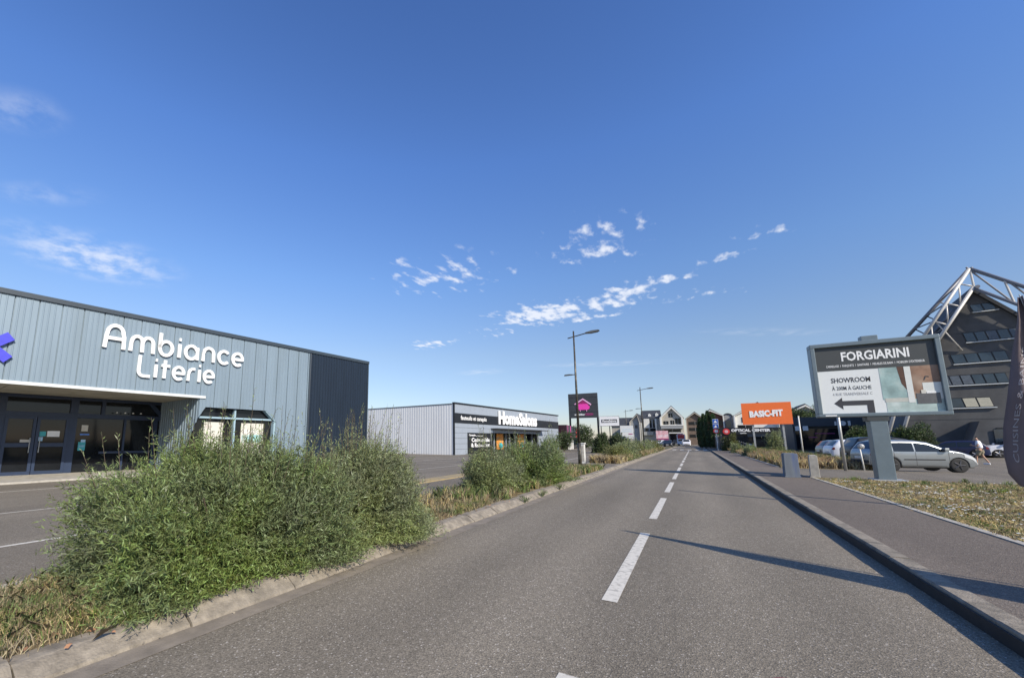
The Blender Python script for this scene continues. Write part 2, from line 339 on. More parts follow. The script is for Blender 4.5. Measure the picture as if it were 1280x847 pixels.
def text(s, m, parent, x0, x1, z0, z1, y, depth=.01, bold=.02, name='lettering', shear=0, rot=0, label=None, keep=False):
    cu = bpy.data.curves.new(name, 'FONT'); cu.body = s; cu.size = 1; cu.offset = bold; cu.shear = shear; cu.resolution_u = 2
    t = bpy.data.objects.new('t', cu); C.objects.link(t)
    me = bpy.data.meshes.new_from_object(t.evaluated_get(bpy.context.evaluated_depsgraph_get())); bpy.data.objects.remove(t)
    bm = bmesh.new(); bm.from_mesh(me)
    if depth:
        r = bmesh.ops.extrude_face_region(bm, geom=list(bm.faces)); vs = [v for v in r['geom'] if isinstance(v, bmesh.types.BMVert)]
        for v in vs: v.co.z += 1
    xs = [v.co.x for v in bm.verts]; ys = [v.co.y for v in bm.verts]; a, b, c, d = min(xs), max(xs), min(ys), max(ys)
    for v in bm.verts:
        X = x0+(v.co.x-a)/(b-a)*(x1-x0); Z = z0+(v.co.y-c)/(d-c)*(z1-z0); v.co = (X, y-v.co.z*depth, Z)
    if rot:
        cx, cz = (x0+x1)/2, (z0+z1)/2
        for v in bm.verts:
            u, w = v.co.x-cx, v.co.z-cz; v.co.x = cx+u*math.cos(R(rot))-w*math.sin(R(rot)); v.co.z = cz+u*math.sin(R(rot))+w*math.cos(R(rot))
    bmesh.ops.recalc_face_normals(bm, faces=bm.faces)
    bm.to_mesh(me); bm.free()
    for p in me.polygons: p.use_smooth = False
    me.materials.clear()
    return link(name, me, m, parent)
def corr(x0, x1, z0, z1, y, period, prof, axis='x'):
    """profiled sheet: prof = [(fraction of period, depth)], z0/z1 may be functions of x"""
    f0 = z0 if callable(z0) else (lambda s: z0); f1 = z1 if callable(z1) else (lambda s: z1)
    pts = []; k = math.floor(x0/period)
    while k*period < x1:
        for a, d in prof:
            x = (k+a)*period
            if x0 <= x <= x1: pts.append((x, d))
        k += 1
    pts = [(x0, 0)]+pts+[(x1, 0)]
    mb = MB()
    for x, d in pts:
        for z in (f0(x), f1(x)): mb.v.append((x, y-d, z) if axis == 'x' else (y-d, x, z))
    for i in range(len(pts)-1):
        if pts[i+1][0]-pts[i][0] < 1e-5: continue
        a = 2*i; mb.f.append((a, a+2, a+3, a+1))
    return mb

# ------------------------------------------------------------ the ground
def sheet(x0, x1, y0, y1, z, ny=1):
    mb = MB()
    for k in range(ny):
        a = y0+(y1-y0)*k/ny; b = y0+(y1-y0)*(k+1)/ny; mb.quad((x0, a, z), (x1, a, z), (x1, b, z), (x0, b, z))
    return mb
struct('ground', sheet(-2500, 2500, -300, 3500, -.012), M['ground'])
struct('car_park', sheet(-60, -5.55, -40, 135, -.004), M['lot'])
struct('road', sheet(-3.5, 1.78, -40, 900, 0), M['road'])
struct('forecourt', sheet(2.1, 60, 21.2, 110, -.006), M['lot'])
struct('driveway_left', sheet(-5.56, -3.79, 22, 26.6, .10), M['lot'])
# left kerb: gutter strip, battered face, flat top
def kerb_left(y0, y1):
    mb = MB(); n = int((y1-y0)/1.0)
    for k in range(n):
        a = y0+k+.006; b = y0+k+.994; h = .112+.012*math.sin(k*2.3); j = .014*math.sin(k*5.1)
        mb.prism([(-3.475+j, -.01), (-3.49+j, .025), (-3.61+j, h-.012), (-3.65+j, h), (-3.79+j, h), (-3.79+j, -.01)], a, b)
    return mb
struct('kerb_left', kerb_left(-12, 110), M['conc'])
struct('kerb_joints', MB().box(-3.78, -3.64, -12, 110, -.02, .095), M['gutter'])
struct('gutter', sheet(-3.5, -3.27, -40, 140, .004), M['gutter'])
def kerb_right(y0, y1):
    mb = MB(); n = int(y1-y0)
    for k in range(n):
        a = y0+k+.004; b = y0+k+.996; h = .135+.004*math.sin(k*1.7)
        mb.prism([(1.79, -.02), (1.795, h-.015), (1.81, h), (1.965, h), (1.965, -.02)], a, b)
    return mb
struct('kerb_right', kerb_right(-12, 150), M['conc'])
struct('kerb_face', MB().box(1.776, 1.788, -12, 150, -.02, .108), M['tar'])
struct('pavement', sheet(1.96, 3.46, -30, 150, .125), M['path'])
struct('edging_right', MB().box(3.46, 3.56, -20, 20.2, -.02, .14).box(3.46, 3.56, 27.5, 110, -.02, .14), M['concl'])
struct('verge_right', MB().box(3.56, 60, -20, 20.3, -.03, .10), M['meadow'])
struct('crossing_apron', MB().box(3.47, 13, 20.3, 27.2, -.03, .085), M['lot'])
struct('island_right', MB().box(3.56, 7.6, 27.2, 88, -.03, .10), M['soil'])
struct('verge_left', MB().box(-5.5, -3.8, -15, 22, -.03, .095), M['soil'])
struct('verge_far_left', MB().box(-5.5, -3.8, 26.6, 70, -.03, .095), M['soil'])
struct('lot_kerb', MB().box(-5.62, -5.5, -15, 22, -.03, .12).box(-5.62, -5.5, 26.6, 70, -.03, .12), M['concl'])
mk = MB()
y = 4.28-4.72*2
while y < 68:
    mk.quad((-.845, y, .005), (-.71, y, .005), (-.71, y+3.3, .005), (-.845, y+3.3, .005)); y += 4.72
struct('lane_marking', mk, M['paint'])
mk = MB(); x = -3.0
while x < 1.6:
    mk.quad((x, 73, .006), (x+.5, 73, .006), (x+.5, 77, .006), (x, 77, .006)); x += 1.0
struct('crosswalk', mk, M['paint'])
mk = MB()
for a, w in ((-8.32, .10), (-12.0, .07), (-16.9, .08)): mk.quad((a, -20, .001), (a+w, -20, .001), (a+w, 60, .001), (a, 60, .001))
for k in range(16): mk.quad((-16.8, -10+2.6*k+20, .0015), (-12.1, -10+2.6*k+20, .0015), (-12.1, -9.92+2.6*k+20, .0015), (-16.8, -9.92+2.6*k+20, .0015)) if k > 4 else None
struct('parking_lines', mk, M['paint'])
struct('building_pavement', MB().box(-26, -19.6, -20, 22, -.02, .06), M['concl'])
struct('sand_strip', MB().box(-8.75, -8.05, 10, 17, -.01, .03), M['grassd'])

# ------------------------------------------------------------ bedding store on the left
u0 = 84.1
B = thing('bedding_store', 'long grey blue clad store with raised white letters above a recessed glass entrance', 'shop', (-18.71, 10.25, 0), u0)
rib = [(0, 0), (.001, -.05), (.055, -.05), (.056, 0), (.18, 0), (.20, .012), (.24, .012), (.26, 0), (.42, 0), (.44, .012), (.48, .012), (.50, 0), (.68, 0), (.70, .012), (.74, .012), (.76, 0)]
def zb(s):
    if s <= 0: return 3.32
    if s < .3: return 2.4+.53*s/.3
    if s < 3.26: return 2.93
    if s < 3.83: return 2.93-.53*(s-3.26)/.57
    return 0
cl = corr(-14, 0, 3.40, 6.33, 0, .62, rib)
w = obj('cladding', cl, M['clad'], B)
def clad2(a, b):
    return corr(a, b, zb, 6.33, 0, .62, rib)
obj('cladding', clad2(.0001, 3.2599), M['clad'], B); obj('cladding', clad2(3.26, 3.8299), M['clad'], B); obj('cladding', corr(3.8301, 5.7, 0, 6.33, 0, .62, rib), M['clad'], B)
obj('navy_cladding', corr(5.72, 10.12, 0, 6.33, 0, .19, [(0, 0), (.1, .03), (.45, .03), (.55, 0)]), M['navy'], B)
obj('wall', MB().box(-14, 10.1, 4.35, 16, 0, 6.3).box(5.72, 10.1, .05, 4.3, 0, 6.3).box(-14, 5.7, .06, 4.3, 3.45, 6.3).box(3.95, 5.7, .05, 4.3, 0, 3.45), M['trimdark'], B)
obj('parapet_cap', MB().box(-14, 10.2, -.07, .25, 6.33, 6.50), M['trimdark'], B)
obj('roof', MB().box(-14, 10.1, .25, 16, 6.30, 6.36), M['roofdark'], B)
obj('corner_trim', MB().box(10.1, 10.18, -.05, .3, 0, 6.33), M['trimdark'], B); obj('panel_trim', MB().box(5.68, 5.74, -.035, .05, 0, 6.33), M['trimdark'], B)
obj('fascia_trim', MB().box(-14, .25, -.06, .05, 3.31, 3.42), M['trimwhite'], B)
sf = MB()
for k in range(7): sf.box(-14+2.02*k, -14+2.02*k+1.99, .05, 4.3, 3.34, 3.38)
obj('soffit', sf, M['soffit'], B)
# fluted return wall whose front edge slants inwards
pr = [(0, 0), (.08, .028), (.42, .028), (.5, 0)]
def rz0(d): return 0 if d > 1.3 else (0.6+(1.3-d)/1.3*1.8)
rt = corr(.0, 4.2, rz0, 3.33, .02, .26, pr, axis='y'); rt.v = [(-(x-.02)-0.02, yy, z) for x, yy, z in rt.v]
obj('return_wall', rt, M['clad'], B)
# front display window
gl = obj('window', MB().prism([(-.0, .45), (-.0, 2.4), (.3, 2.9), (3.26, 2.9), (3.8, 2.4), (3.8, .45)], .30, .36), M['glass'], B)
obj('frame', MB().box(1.70, 1.78, .12, .30, .45, 2.9).box(.02, 3.8, .14, .30, 2.44, 2.52).box(3.74, 3.86, .06, .30, .0, 2.45).prism([(3.20, 2.93), (3.30, 2.93), (3.88, 2.40), (3.80, 2.38)], .02, .3).box(.0, 3.8, .10, .34, .3, .5), M['framelight'], gl)
obj('poster', MB().box(.42, 1.28, .27, .295, .75, 2.28), M['poster'], gl)
p2 = obj('poster', MB().box(2.15, 3.30, .27, .295, .6, 2.28), M['poster'], gl)
obj('picture', MB().box(2.2, 3.25, .262, .268, 1.35, 1.72), M['postergreen'], gl)
text('SOLDES', M['white'], gl, 2.25, 3.0, 1.78, 1.95, .262, .004)
obj('base_wall', MB().box(0, 3.83, .15, .3, 0, .3), M['clad'], B)
# entrance: glazing 4.2 m back
Y0 = 4.2
obj('glazing', MB().box(-13, .05, Y0+.05, Y0+.1, 0, 3.3), M['glass'], B)
fr = MB()
for a, b in ((-5.72, -5.5), (-3.52, -3.25), (-2.42, -2.28)): fr.box(a, b, Y0-.06, Y0+.05, 0.0 if a < -3 else 2.5, 3.3)
fr.box(-13, .05, Y0-.08, Y0+.05, 2.42, 2.62).box(-13, .05, Y0-.05, Y0+.05, 3.2, 3.33).box(-.30, -.12, Y0-.05, Y0+.05, 0, 2.5).box(-1.5, -1.42, Y0-.05, Y0+.05, 0, 2.5)
fr.prism([(-.62, 3.3), (-.45, 3.3), (.06, 2.75), (.06, 2.45)], Y0-.08, Y0+.05).box(-2.35, -.1, Y0-.05, Y0+.05, .85, .95)
obj('glazing_frame', fr, M['frame'], B)
for a, b in ((-5.5, -4.56), (-4.54, -3.52)):
    d = obj('door', MB().box(a, a+.1, Y0-.10, Y0+.03, .03, 2.42).box(b-.1, b, Y0-.10, Y0+.03, .03, 2.42).box(a+.1, b-.1, Y0-.10, Y0+.03, .03, .2).box(a+.1, b-.1, Y0-.10, Y0+.03, 1.18, 1.34).box(a+.1, b-.1, Y0-.10, Y0+.03, 2.32, 2.42), M['frame'], B)
    obj('pane', MB().box(a+.1, b-.1, Y0-.04, Y0-.02, .2, 1.18).box(a+.1, b-.1, Y0-.04, Y0-.02, 1.34, 2.32), M['glass'], d)
    obj('handle', MB().tube((b-.14 if a < -5 else a+.14, Y0-.16, .95), (b-.14 if a < -5 else a+.14, Y0-.16, 1.55), .018), M['galv'], d)
for (a, b, z0, z1, m) in ((-4.98, -4.66, 1.37, 1.48, 'poster'), (-4.42, -4.22, 1.62, 1.82, 'posterteal'), (-4.44, -4.30, 1.42, 1.58, 'lightblue'), (-4.18, -3.78, 1.60, 1.84, 'white'),
                          (-3.05, -2.82, 1.85, 2.12, 'poster'), (-3.08, -2.75, 1.68, 1.74, 'bluestk'), (-3.10, -2.85, 1.0, 1.38, 'posterteal'), (-3.02, -2.86, 1.36, 1.48, 'lightblue')):
    st = obj('sticker', MB().box(a, b, Y0-.055 if a < -3.3 else Y0+.035, Y0-.045 if a < -3.3 else Y0+.045, z0, z1), M[m], B)
text('OUVERT', M['lightblue'], B, -3.08, -2.87, 1.15, 1.24, Y0+.03, .004)
obj('wall_light', MB().box(-6.05, -5.85, Y0-.2, Y0-.05, 2.75, 2.95).box(-6.0, -5.9, Y0-.22, Y0-.1, 2.70, 2.78), M['trimwhite'], B, bevel=.01)
obj('downpipe_panel', MB().box(-13, -5.75, Y0-.09, Y0-.02, 0, 2.42), M['clad'], B)
for k in range(4): obj('spotlight', MB().tube((-1.9+.32*k, Y0-.3, 2.72), (-1.9+.32*k, Y0-.22, 2.72), .03), M['white'], B)
# raised letters drawn as strokes
def arc(cx, cz, rx, rz_, a0, a1, n=12): return [(cx+rx*math.cos(R(a0+(a1-a0)*k/n)), cz+rz_*math.sin(R(a0+(a1-a0)*k/n))) for k in range(n+1)]
G = {
 'A': (1.05, [[(0, 0), (.05, .75)]+arc(.5, .92, .42, .46, 180, 0)+[(.98, .75), (1.0, 0)], [(.12, .60), (.9, .60)]]),
 'm': (1.32, [[(0, 0), (.02, .6)]+arc(.34, .62, .30, .33, 180, 0)+[(.66, 0)], [(.66, .6)]+arc(.97, .62, .30, .33, 180, 0)[1:]+[(1.3, 0)]]),
 'b': (.88, [[(.04, 1.42), (.03, .5)]+arc(.42, .47, .39, .45, 180, 540, 24)]),
 'i': (.10, [[(.06, 0), (.06, .9)], [(.0, 1.2), (.13, 1.2)]]),
 'a': (.92, [arc(.42, .47, .39, .44, 20, 330, 22)+[(.83, .1)], [(.83, .85), (.84, 0)]]),
 'n': (.78, [[(0, 0), (.02, .6)]+arc(.39, .60, .35, .35, 180, 0)+[(.76, 0)]]),
 'c': (.74, [arc(.42, .47, .40, .44, 42, 318, 20)]),
 'e': (.82, [[(.06, .46), (.78, .46)]+arc(.42, .47, .39, .44, 0, 312, 22)]),
 'L': (.80, [[(.05, 1.4), (.03, .35)]+arc(.33, .35, .30, .33, 180, 270, 6)+[(.82, .02)]]),
 't': (.55, [[(.26, 1.28), (.25, 0)], [(0, .88), (.62, .88)]]),
 'r': (.50, [[(.02, 0), (.03, .5)]+arc(.36, .50, .32, .40, 180, 92, 6)+[(.52, .9)]]),
}
def strokes(word, x0, z0, h, gap=.33, wt=.195, y=-.02, depth=.09, x1=None):
    total = sum(G[c][0] for c in word)+gap*(len(word)-1); sx = h if x1 is None else (x1-x0)/total
    X = 0; res = []
    for c in word:
        mb = MB(); wd, ls = G[c]
        for q, line in enumerate(ls):
            P = [Vector((x0+(X+a)*sx, z0+b*h)) for a, b in line]; n = len(P); w_ = wt*h/2; L_ = []; R_ = []
            for k in range(n):
                t = ((P[min(k+1, n-1)]-P[k]).normalized() if k < n-1 else Vector((0, 0)))+((P[k]-P[max(k-1, 0)]).normalized() if k > 0 else Vector((0, 0)))
                t.normalize(); nn = Vector((-t.y, t.x)); L_.append(P[k]+nn*w_); R_.append(P[k]-nn*w_)
            yf = y-depth-.0015*q
            i = len(mb.v)
            for k in range(n):
                mb.v += [(L_[k].x, yf, L_[k].y), (R_[k].x, yf, R_[k].y), (L_[k].x, y, L_[k].y), (R_[k].x, y, R_[k].y)]
            for k in range(n-1):
                a = i+4*k; b = a+4; mb.f += [(a, a+1, b+1, b), (a, b, b+2, a+2), (a+1, a+3, b+3, b+1), (a+2, b+2, b+3, a+3)]
            mb.f += [(i, i+2, i+3, i+1), (i+4*(n-1), i+4*(n-1)+1, i+4*(n-1)+3, i+4*(n-1)+2)]
        o = obj('letter', mb, M['white'], B)
        X += wd+gap
strokes('Ambiance', -3.63, 4.98, .66, x1=1.80)
strokes('Literie', -2.45, 4.02, .60, x1=.50)
em = thing('violet_emblem', 'violet blue raised cross shaped emblem at the left end of the grey blue store wall', 'sign', (-18.71, 10.25, 0), u0)
xs = MB()
for a in (40, -40):
    ca, sa = math.cos(R(a)), math.sin(R(a)); Lh, wh = .62, .15
    pts = [(-Lh, -wh), (Lh, -wh), (Lh, wh), (-Lh, wh)]
    xs.prism([(-6.62+p*ca-q*sa, 4.50+p*sa+q*ca) for p, q in pts], -.12-.003*(a > 0), -.03)
obj('emblem_cross', xs, M['logoblue'], em)
obj('emblem_arm', MB().prism([(-7.4, 4.9), (-6.75, 5.0), (-6.62, 5.12), (-6.75, 5.24), (-7.5, 5.25)], -.12, -.03), M['logoblue'], em)
# ------------------------------------------------------------ sofa store
H = thing('sofa_store', 'low grey sofa store with white corrugated side and black sign band behind the second shrub', 'shop', (-20.61, 37.1, 0), u0)
obj('front_wall', MB().box(0, 7.4, 0, .2, 0, 5.15).box(20.4, 27.9, 0, .2, 0, 5.15).box(7.4, 20.4, 0, .2, 2.62, 5.15), M['hsfront'], H)
for a_, b_ in ((.02, 7.35), (20.5, 27.88)):
    jo = MB()
    for z in (.55, 1.1, 1.65, 2.2, 2.75): jo.box(a_, b_, -.008, .0, z, z+.02)
    obj('panel_joints', jo, M['dark'], H)
sc_ = corr(-12.6, 0, 0, 5.13, 0, .33, [(0, 0), (.2, .011), (.5, .011), (.7, 0)]); sc_.v = [(-.02+yy*-1*0+(yy if 0 else 0)-abs(0), -x, z) if 0 else (-.02+yy, -x, z) for x, yy, z in sc_.v]
obj('side_wall', sc_, M['hsside'], H)
obj('wall', MB().box(.05, 27.8, .22, 12.5, 0, 5.0) if False else MB().box(.05, 7.2, .22, 12.5, 0, 5.0).box(20.6, 27.8, .22, 12.5, 0, 5.0).box(7.2, 20.6, 3, 12.5, 0, 5.0).box(7.2, 20.6, .22, 3, 2.8, 5.0), M['dark'], H)
obj('parapet_cap', MB().box(-.06, 5.4, -.08, .2, 5.15, 5.30).box(5.5, 10.2, -.08, .2, 5.15, 5.30).box(10.3, 16, -.08, .2, 5.15, 5.30).box(16.1, 23, -.08, .2, 5.15, 5.30).box(23.1, 28.1, -.08, .2, 5.15, 5.30), M['black'], H)
obj('side_cap', MB().box(-.08, .1, .2, 12.6, 5.12, 5.18), M['dark'], H)
obj('corner_trim', MB().box(-.07, .02, -.07, .10, 0, 5.15), M['black'], H)
sb = obj('sign_band', MB().box(.03, 27.9, -.06, -.01, 3.22, 4.22), M['black'], H)
text('fauteuils et canapés', M['white'], sb, 1.1, 6.3, 3.42, 4.0, -.062, .01, .015)
text('HomeSalons', M['white'], sb, 9.0, 19.8, 3.30, 4.95, -.08, .08, .045)
pb = obj('poster_board', MB().box(2.4, 7.2, -.07, -.01, .05, 2.25), M['black'], H)
text('Canapés', M['white'], pb, 2.6, 3.9, 1.86, 2.10, -.072, .006, .03); text('et fauteuils', M['white'], pb, 4.0, 5.4, 1.88, 2.0, -.072, .006, 0)
text('Convertible', M['white'], pb, 3.1, 6.9, 1.28, 1.72, -.072, .006, .03); text('& Relaxation', M['white'], pb, 3.0, 6.9, .72, 1.16, -.072, .006, .03)
obj('canopy', MB().box(7.3, 21.6, -1.0, 0, 2.72, 2.82), M['dark'], H)
obj('canopy_fascia', MB().box(7.4, 20.4, -.15, -.0, 2.3, 2.7), M['hsfront'], H)
g = obj('shop_window', MB().box(7.42, 20.38, 1.0, 1.05, 0, 2.65), M['glass'], H)
fr = MB()
for s in (7.45, 9.6, 12.6, 13.6, 15.2, 17.9, 20.3): fr.box(s-.07, s+.07, .85, 1.0, 0, 2.62)
obj('frame', fr, M['hsfront'], g)
for s in (10.3, 16.0):
    po = obj('poster', MB().box(s, s+1.7, .93, .98, .35, 2.25), M['posterorange'], g)
    obj('vase', MB().lathe((s+.85, .88, .4), [(0, .1), (.2, .3), (.5, .35), (.7, .15), (.75, .2)], 'z', 10), M['posterteal'], g)
obj('roof', MB().box(.1, 27.8, .2, 12.5, 5.0, 5.08), M['roofdark'], H)
# ------------------------------------------------------------ plum coloured store beyond
P = thing('plum_store', 'dark store front with magenta stripes beyond the grey sofa store', 'shop', (-17.3, 68, 0), 97)
obj('wall', MB().box(0, 32, 0, 12, 0, 3.9), M['plum'], P)
obj('facade_panel', MB().box(.1, 31.5, -.05, 0, 1.9, 3.75), M['dark'], P)
obj('stripe', MB().box(1.6, 2.0, -.068, -.055, .9, 3.85), M['magdim'], P); obj('stripe', MB().box(4.6, 5.2, -.068, -.055, .9, 3.85), M['pink'], P); obj('stripe', MB().box(.4, .9, -.068, -.055, .3, 3.85), M['magdim'], P)
obj('logo_mark', MB().box(12.5, 16, -.07, -.055, 3.2, 3.5).box(12.6, 14, -.074, -.055, 2.6, 3.2).box(12.5, 15.5, -.072, -.055, 2.0, 2.5), M['red'], P)
obj('shop_window', MB().box(4, 30, -.05, -.01, .1, 1.8), M['glass'], P)
obj('white_column', MB().box(.3, .8, -.5, -.1, 0, 1.5), M['wallwhite'], P); obj('white_column', MB().box(3.6, 4.2, -.5, -.1, 0, 1.8), M['wallwhite'], P)
obj('white_pier', MB().box(27.5, 31, -.3, 0, .5, 3.95), M['wallwhite'], P)

# ------------------------------------------------------------ street lamps
def lamp():
    t = thing('street_lamp', 'tall bronze street lamp with two small arms at the end of the first shrub strip', 'street lamp', (-4.8, 21.15, .02), 0, 'street lamps along the left kerb')
    obj('pole', MB().tube((0, 0, 0), (0, 0, 1.3), .085, .085, 12).tube((0, 0, 1.3), (0, 0, 6.9), .066, .036, 12), M['lamp'], t, smooth=True)
    obj('hatch', MB().box(-.05, .05, -.095, -.06, .5, .95), M['lamp'], t)
    a = obj('arm', MB().tube((-.30, 0, 6.56), (1.12, 0, 6.80), .028, .026).tube((-.52, 0, 4.66), (.05, 0, 4.68), .022), M['lamp'], t)
    obj('lamp_head', MB().prism([(.55, 6.70), (.62, 6.75), (.9, 6.80), (1.2, 6.80), (1.25, 6.77), (1.15, 6.71), (.85, 6.68)], -.11, .11), M['lampgrey'], t, bevel=.012)
    obj('small_lamp_head', MB().prism([(-.56, 4.64), (-.52, 4.70), (-.30, 4.71), (-.12, 4.69), (-.2, 4.655)], -.08, .08), M['lampgrey'], t, bevel=.008)
    return t
l0 = lamp()
copy_tree(l0, (-4.42, 47.9, .02), 0, 'bronze street lamp rising from the far shrub strip beside the left kerb')
copy_tree(l0, (-10.2, 82, 0), 0, 'far street lamp standing in front of the small white billboard')
copy_tree(l0, (-9.6, 100, 0), 0, 'farthest street lamp, in front of the left wing of the white apartments')
cb_ = thing('utility_cabinet', 'narrow white utility cabinet behind the tall street lamp', 'cabinet', (-6.15, 27.8, 0))
obj('body', MB().box(-.17, .17, -.14, .14, 0, 1.22), M['whitedirty'], cb_, bevel=.012); obj('lid', MB().box(-.21, .21, -.18, .18, 1.22, 1.29), M['whitedirty'], cb_, bevel=.01)
obj('door_panel', MB().box(-.13, .13, -.155, -.14, .15, 1.12), M['concl'], cb_)

# ------------------------------------------------------------ pylon signs on the left
t = thing('pylon_sign', 'tall black board with a pink house and armchair emblem on two posts', 'sign', (-18.55, 75, -.36)); t.scale = (1.25, 1.25, 1.25)
obj('post', MB().box(0, .22, .1, .32, 0, 7.9), M['black'], t); obj('post', MB().box(3.72, 3.94, .1, .32, 0, 7.9), M['black'], t)
b = obj('board', MB().box(.05, 3.95, -.1, .1, 4.5, 7.9), M['dark'], t)
bt = MB()
for z in (5.3, 6.3, 7.3): bt.box(.06, 3.94, -.115, -.1, z, z+.03)
obj('joint', bt, M['black'], b)
obj('house_outline', MB().prism([(.85, 6.45), (.98, 6.35), (2.05, 7.02), (3.05, 6.22), (3.15, 6.36), (2.05, 7.22)], -.15, -.1), M['pinkpale'], b)
obj('house_gable', MB().prism([(1.25, 6.45), (2.05, 6.95), (2.8, 6.38), (2.75, 6.3), (1.2, 6.3)], -.12, -.1), M['magdark'], b)
obj('armchair', MB().prism([(1.3, 6.2), (1.45, 6.42), (2.6, 6.42), (2.72, 6.2), (2.9, 6.1), (2.85, 5.75), (2.65, 5.62), (1.45, 5.62), (1.25, 5.75), (1.15, 6.1)], -.17, -.1), M['pink'], b)
obj('chair_leg', MB().box(1.6, 1.66, -.16, -.1, 5.4, 5.62), M['pinkpale'], b); obj('chair_leg', MB().box(2.45, 2.51, -.16, -.1, 5.4, 5.62), M['pinkpale'], b)
text('mobilier', M['white'], b, .85, 2.25, 4.85, 5.12, -.105, .02, .04); text('de france', M['magdim'], b, 2.3, 3.3, 4.83, 5.15, -.105, .02, .03) if False else text('DESIGN', M['magdim'], b, 2.3, 3.3, 4.83, 5.15, -.105, .02, .03)
t = thing('shop_sign_board', 'white framed board with a black strip reading HomeSalons above the hedge', 'sign', (-13.45, 75, 0))
obj('post', MB().box(.1, .22, .05, .15, 0, 3.9), M['black'], t); obj('post', MB().box(1.45, 1.58, .05, .15, 0, 3.9), M['black'], t)
b = obj('board', MB().box(0, 3.05, -.08, .05, 3.85, 5.4), M['white'], t)
obj('edge', MB().box(-.04, 3.09, -.06, .06, 3.81, 3.85).box(-.04, 3.09, -.06, .06, 5.4, 5.44).box(-.04, 0, -.06, .06, 3.85, 5.4).box(3.05, 3.09, -.06, .06, 3.85, 5.4), M['dark'], b)
s_ = obj('strip', MB().box(.28, 2.75, -.1, -.08, 4.38, 4.92), M['black'], b); text('HomeSalons', M['white'], s_, .4, 2.65, 4.45, 4.88, -.105, .01, .04)
t = thing('poster_board', 'small white advertising board with faint printing, right of the HomeSalons board', 'sign', (-11.0, 80, 0))
obj('post', MB().box(.95, 1.1, .02, .14, 0, 2.2), M['galv'], t)
b = obj('board', MB().box(0, 2.1, -.06, .02, 2.1, 4.0), M['bbwhite'], t)
obj('print', MB().box(1.3, 1.95, -.075, -.06, 2.45, 2.6), M['magdim'], b); obj('print', MB().box(.2, 1.8, -.075, -.06, 2.95, 3.0), M['lightblue'], b); obj('print', MB().box(.3, 1.7, -.075, -.06, 3.3, 3.35), M['lightblue'], b)
obj('base_strip', MB().box(.9, 2.0, -.06, .02, 1.75, 2.05), M['bbwhite'], t)

# ------------------------------------------------------------ main billboard
t = thing('furniture_billboard', 'large grey framed billboard reading FORGIARINI with a black arrow on one grey post', 'billboard', (0, 20.07, .1))
obj('post', MB().box(5.16, 5.60, -.12, .30, .05, 2.25), M['bbframe'], t, bevel=.02)
obj('collar', MB().box(5.10, 5.64, -.13, .31, 2.0, 2.25), M['bbdark'], t, bevel=.01)
obj('base_plate', MB().box(5.02, 5.82, -.28, .42, 0, .06), M['galv'], t, bevel=.01)
obj('top_box', MB().box(5.29, 5.72, -.02, .30, 4.78, 4.98), M['bbframe'], t, bevel=.015)
f = MB().box(3.87, 7.11, -.15, .33, 4.66, 4.80).box(3.87, 7.11, -.15, .33, 2.16, 2.28).box(3.87, 4.00, -.15, .33, 2.28, 4.66).box(6.98, 7.11, -.15, .33, 2.28, 4.66)
obj('frame', f, M['bbframe'], t, bevel=.02)
obj('back_panel', MB().box(4.0, 6.98, -.02, .2, 2.28, 4.66), M['bbframe'], t)
ps = obj('poster', MB().box(4.0, 6.98, -.06, -.02, 2.28, 4.66), M['bbwhite'], t)
X = lambda a: 4.0+2.98*a
Z = lambda b: 4.66-2.38*b
def pq(a0, a1, b0, b1, m, lay, name='printed_area'): return obj(name, MB().box(X(a0), X(a1), -.062-.003*lay, -.06, Z(b1), Z(b0)), M[m], ps)
pq(0, 1, 0, .36, 'bbdark', 1, 'header')
text('FORGIARINI', M['white'], ps, X(.235), X(.80), Z(.225), Z(.085), -.064, .004, .025)
text('CARRELAGE  I  PARQUETS  I  SANITAIRE  I  MEUBLES DE BAIN  I  MOBILIER D\'EXTERIEUR', M['white'], ps, X(.09), X(.91), Z(.315), Z(.275), -.064, .003, .01)
text('SHOWROOM', M['bbink'], ps, X(.115), X(.455), Z(.545), Z(.47), -.061, .003, .018)
text('À 200M À GAUCHE', M['bbink'], ps, X(.115), X(.455), Z(.655), Z(.585), -.061, .003, .008)
text('4 RUE TRANSVERSALE C', M['bbgreyink'], ps, X(.115), X(.455), Z(.735), Z(.695), -.061, .003, 0)
obj('arrow', MB().prism([(X(.115), Z(.85)), (X(.19), Z(.765)), (X(.19), Z(.815)), (X(.455), Z(.815)), (X(.455), Z(1)), (X(.395), Z(1)), (X(.395), Z(.885)), (X(.19), Z(.885)), (X(.19), Z(.94))], -.064, -.061), M['bbink'], ps)
pq(.535, .74, .36, .82, 'tealpic', 1); pq(.555, 1, .82, 1, 'floorpic', 1); pq(.55, .78, .80, .855, 'creampic2', 2)
obj('printed_area', MB().prism([(X(.68), Z(.36)), (X(.74), Z(.36)), (X(.745), Z(.72)), (X(.70), Z(.60))], -.067, -.06), M['hairpic'], ps)
pq(.78, 1, .36, .82, 'brownpic', 1); pq(.735, .785, .36, .87, 'creampic', 3); pq(.86, 1, .60, .83, 'creampic', 2); pq(.80, .98, .745, .89, 'vanpic', 4)
obj('printed_tap', MB().tube((X(.88), -.068, Z(.56)), (X(.895), -.068, Z(.51)), .012, n=6).tube((X(.895), -.068, Z(.51)), (X(.92), -.068, Z(.52)), .012, n=6), M['vanpic'], ps)
pq(.88, .95, .725, .75, 'white', 5); pq(.84, .875, .70, .75, 'poster', 5)
obj('maker_label', MB().box(4.05, 4.35, -.155, -.15, 2.19, 2.23), M['white'], t)

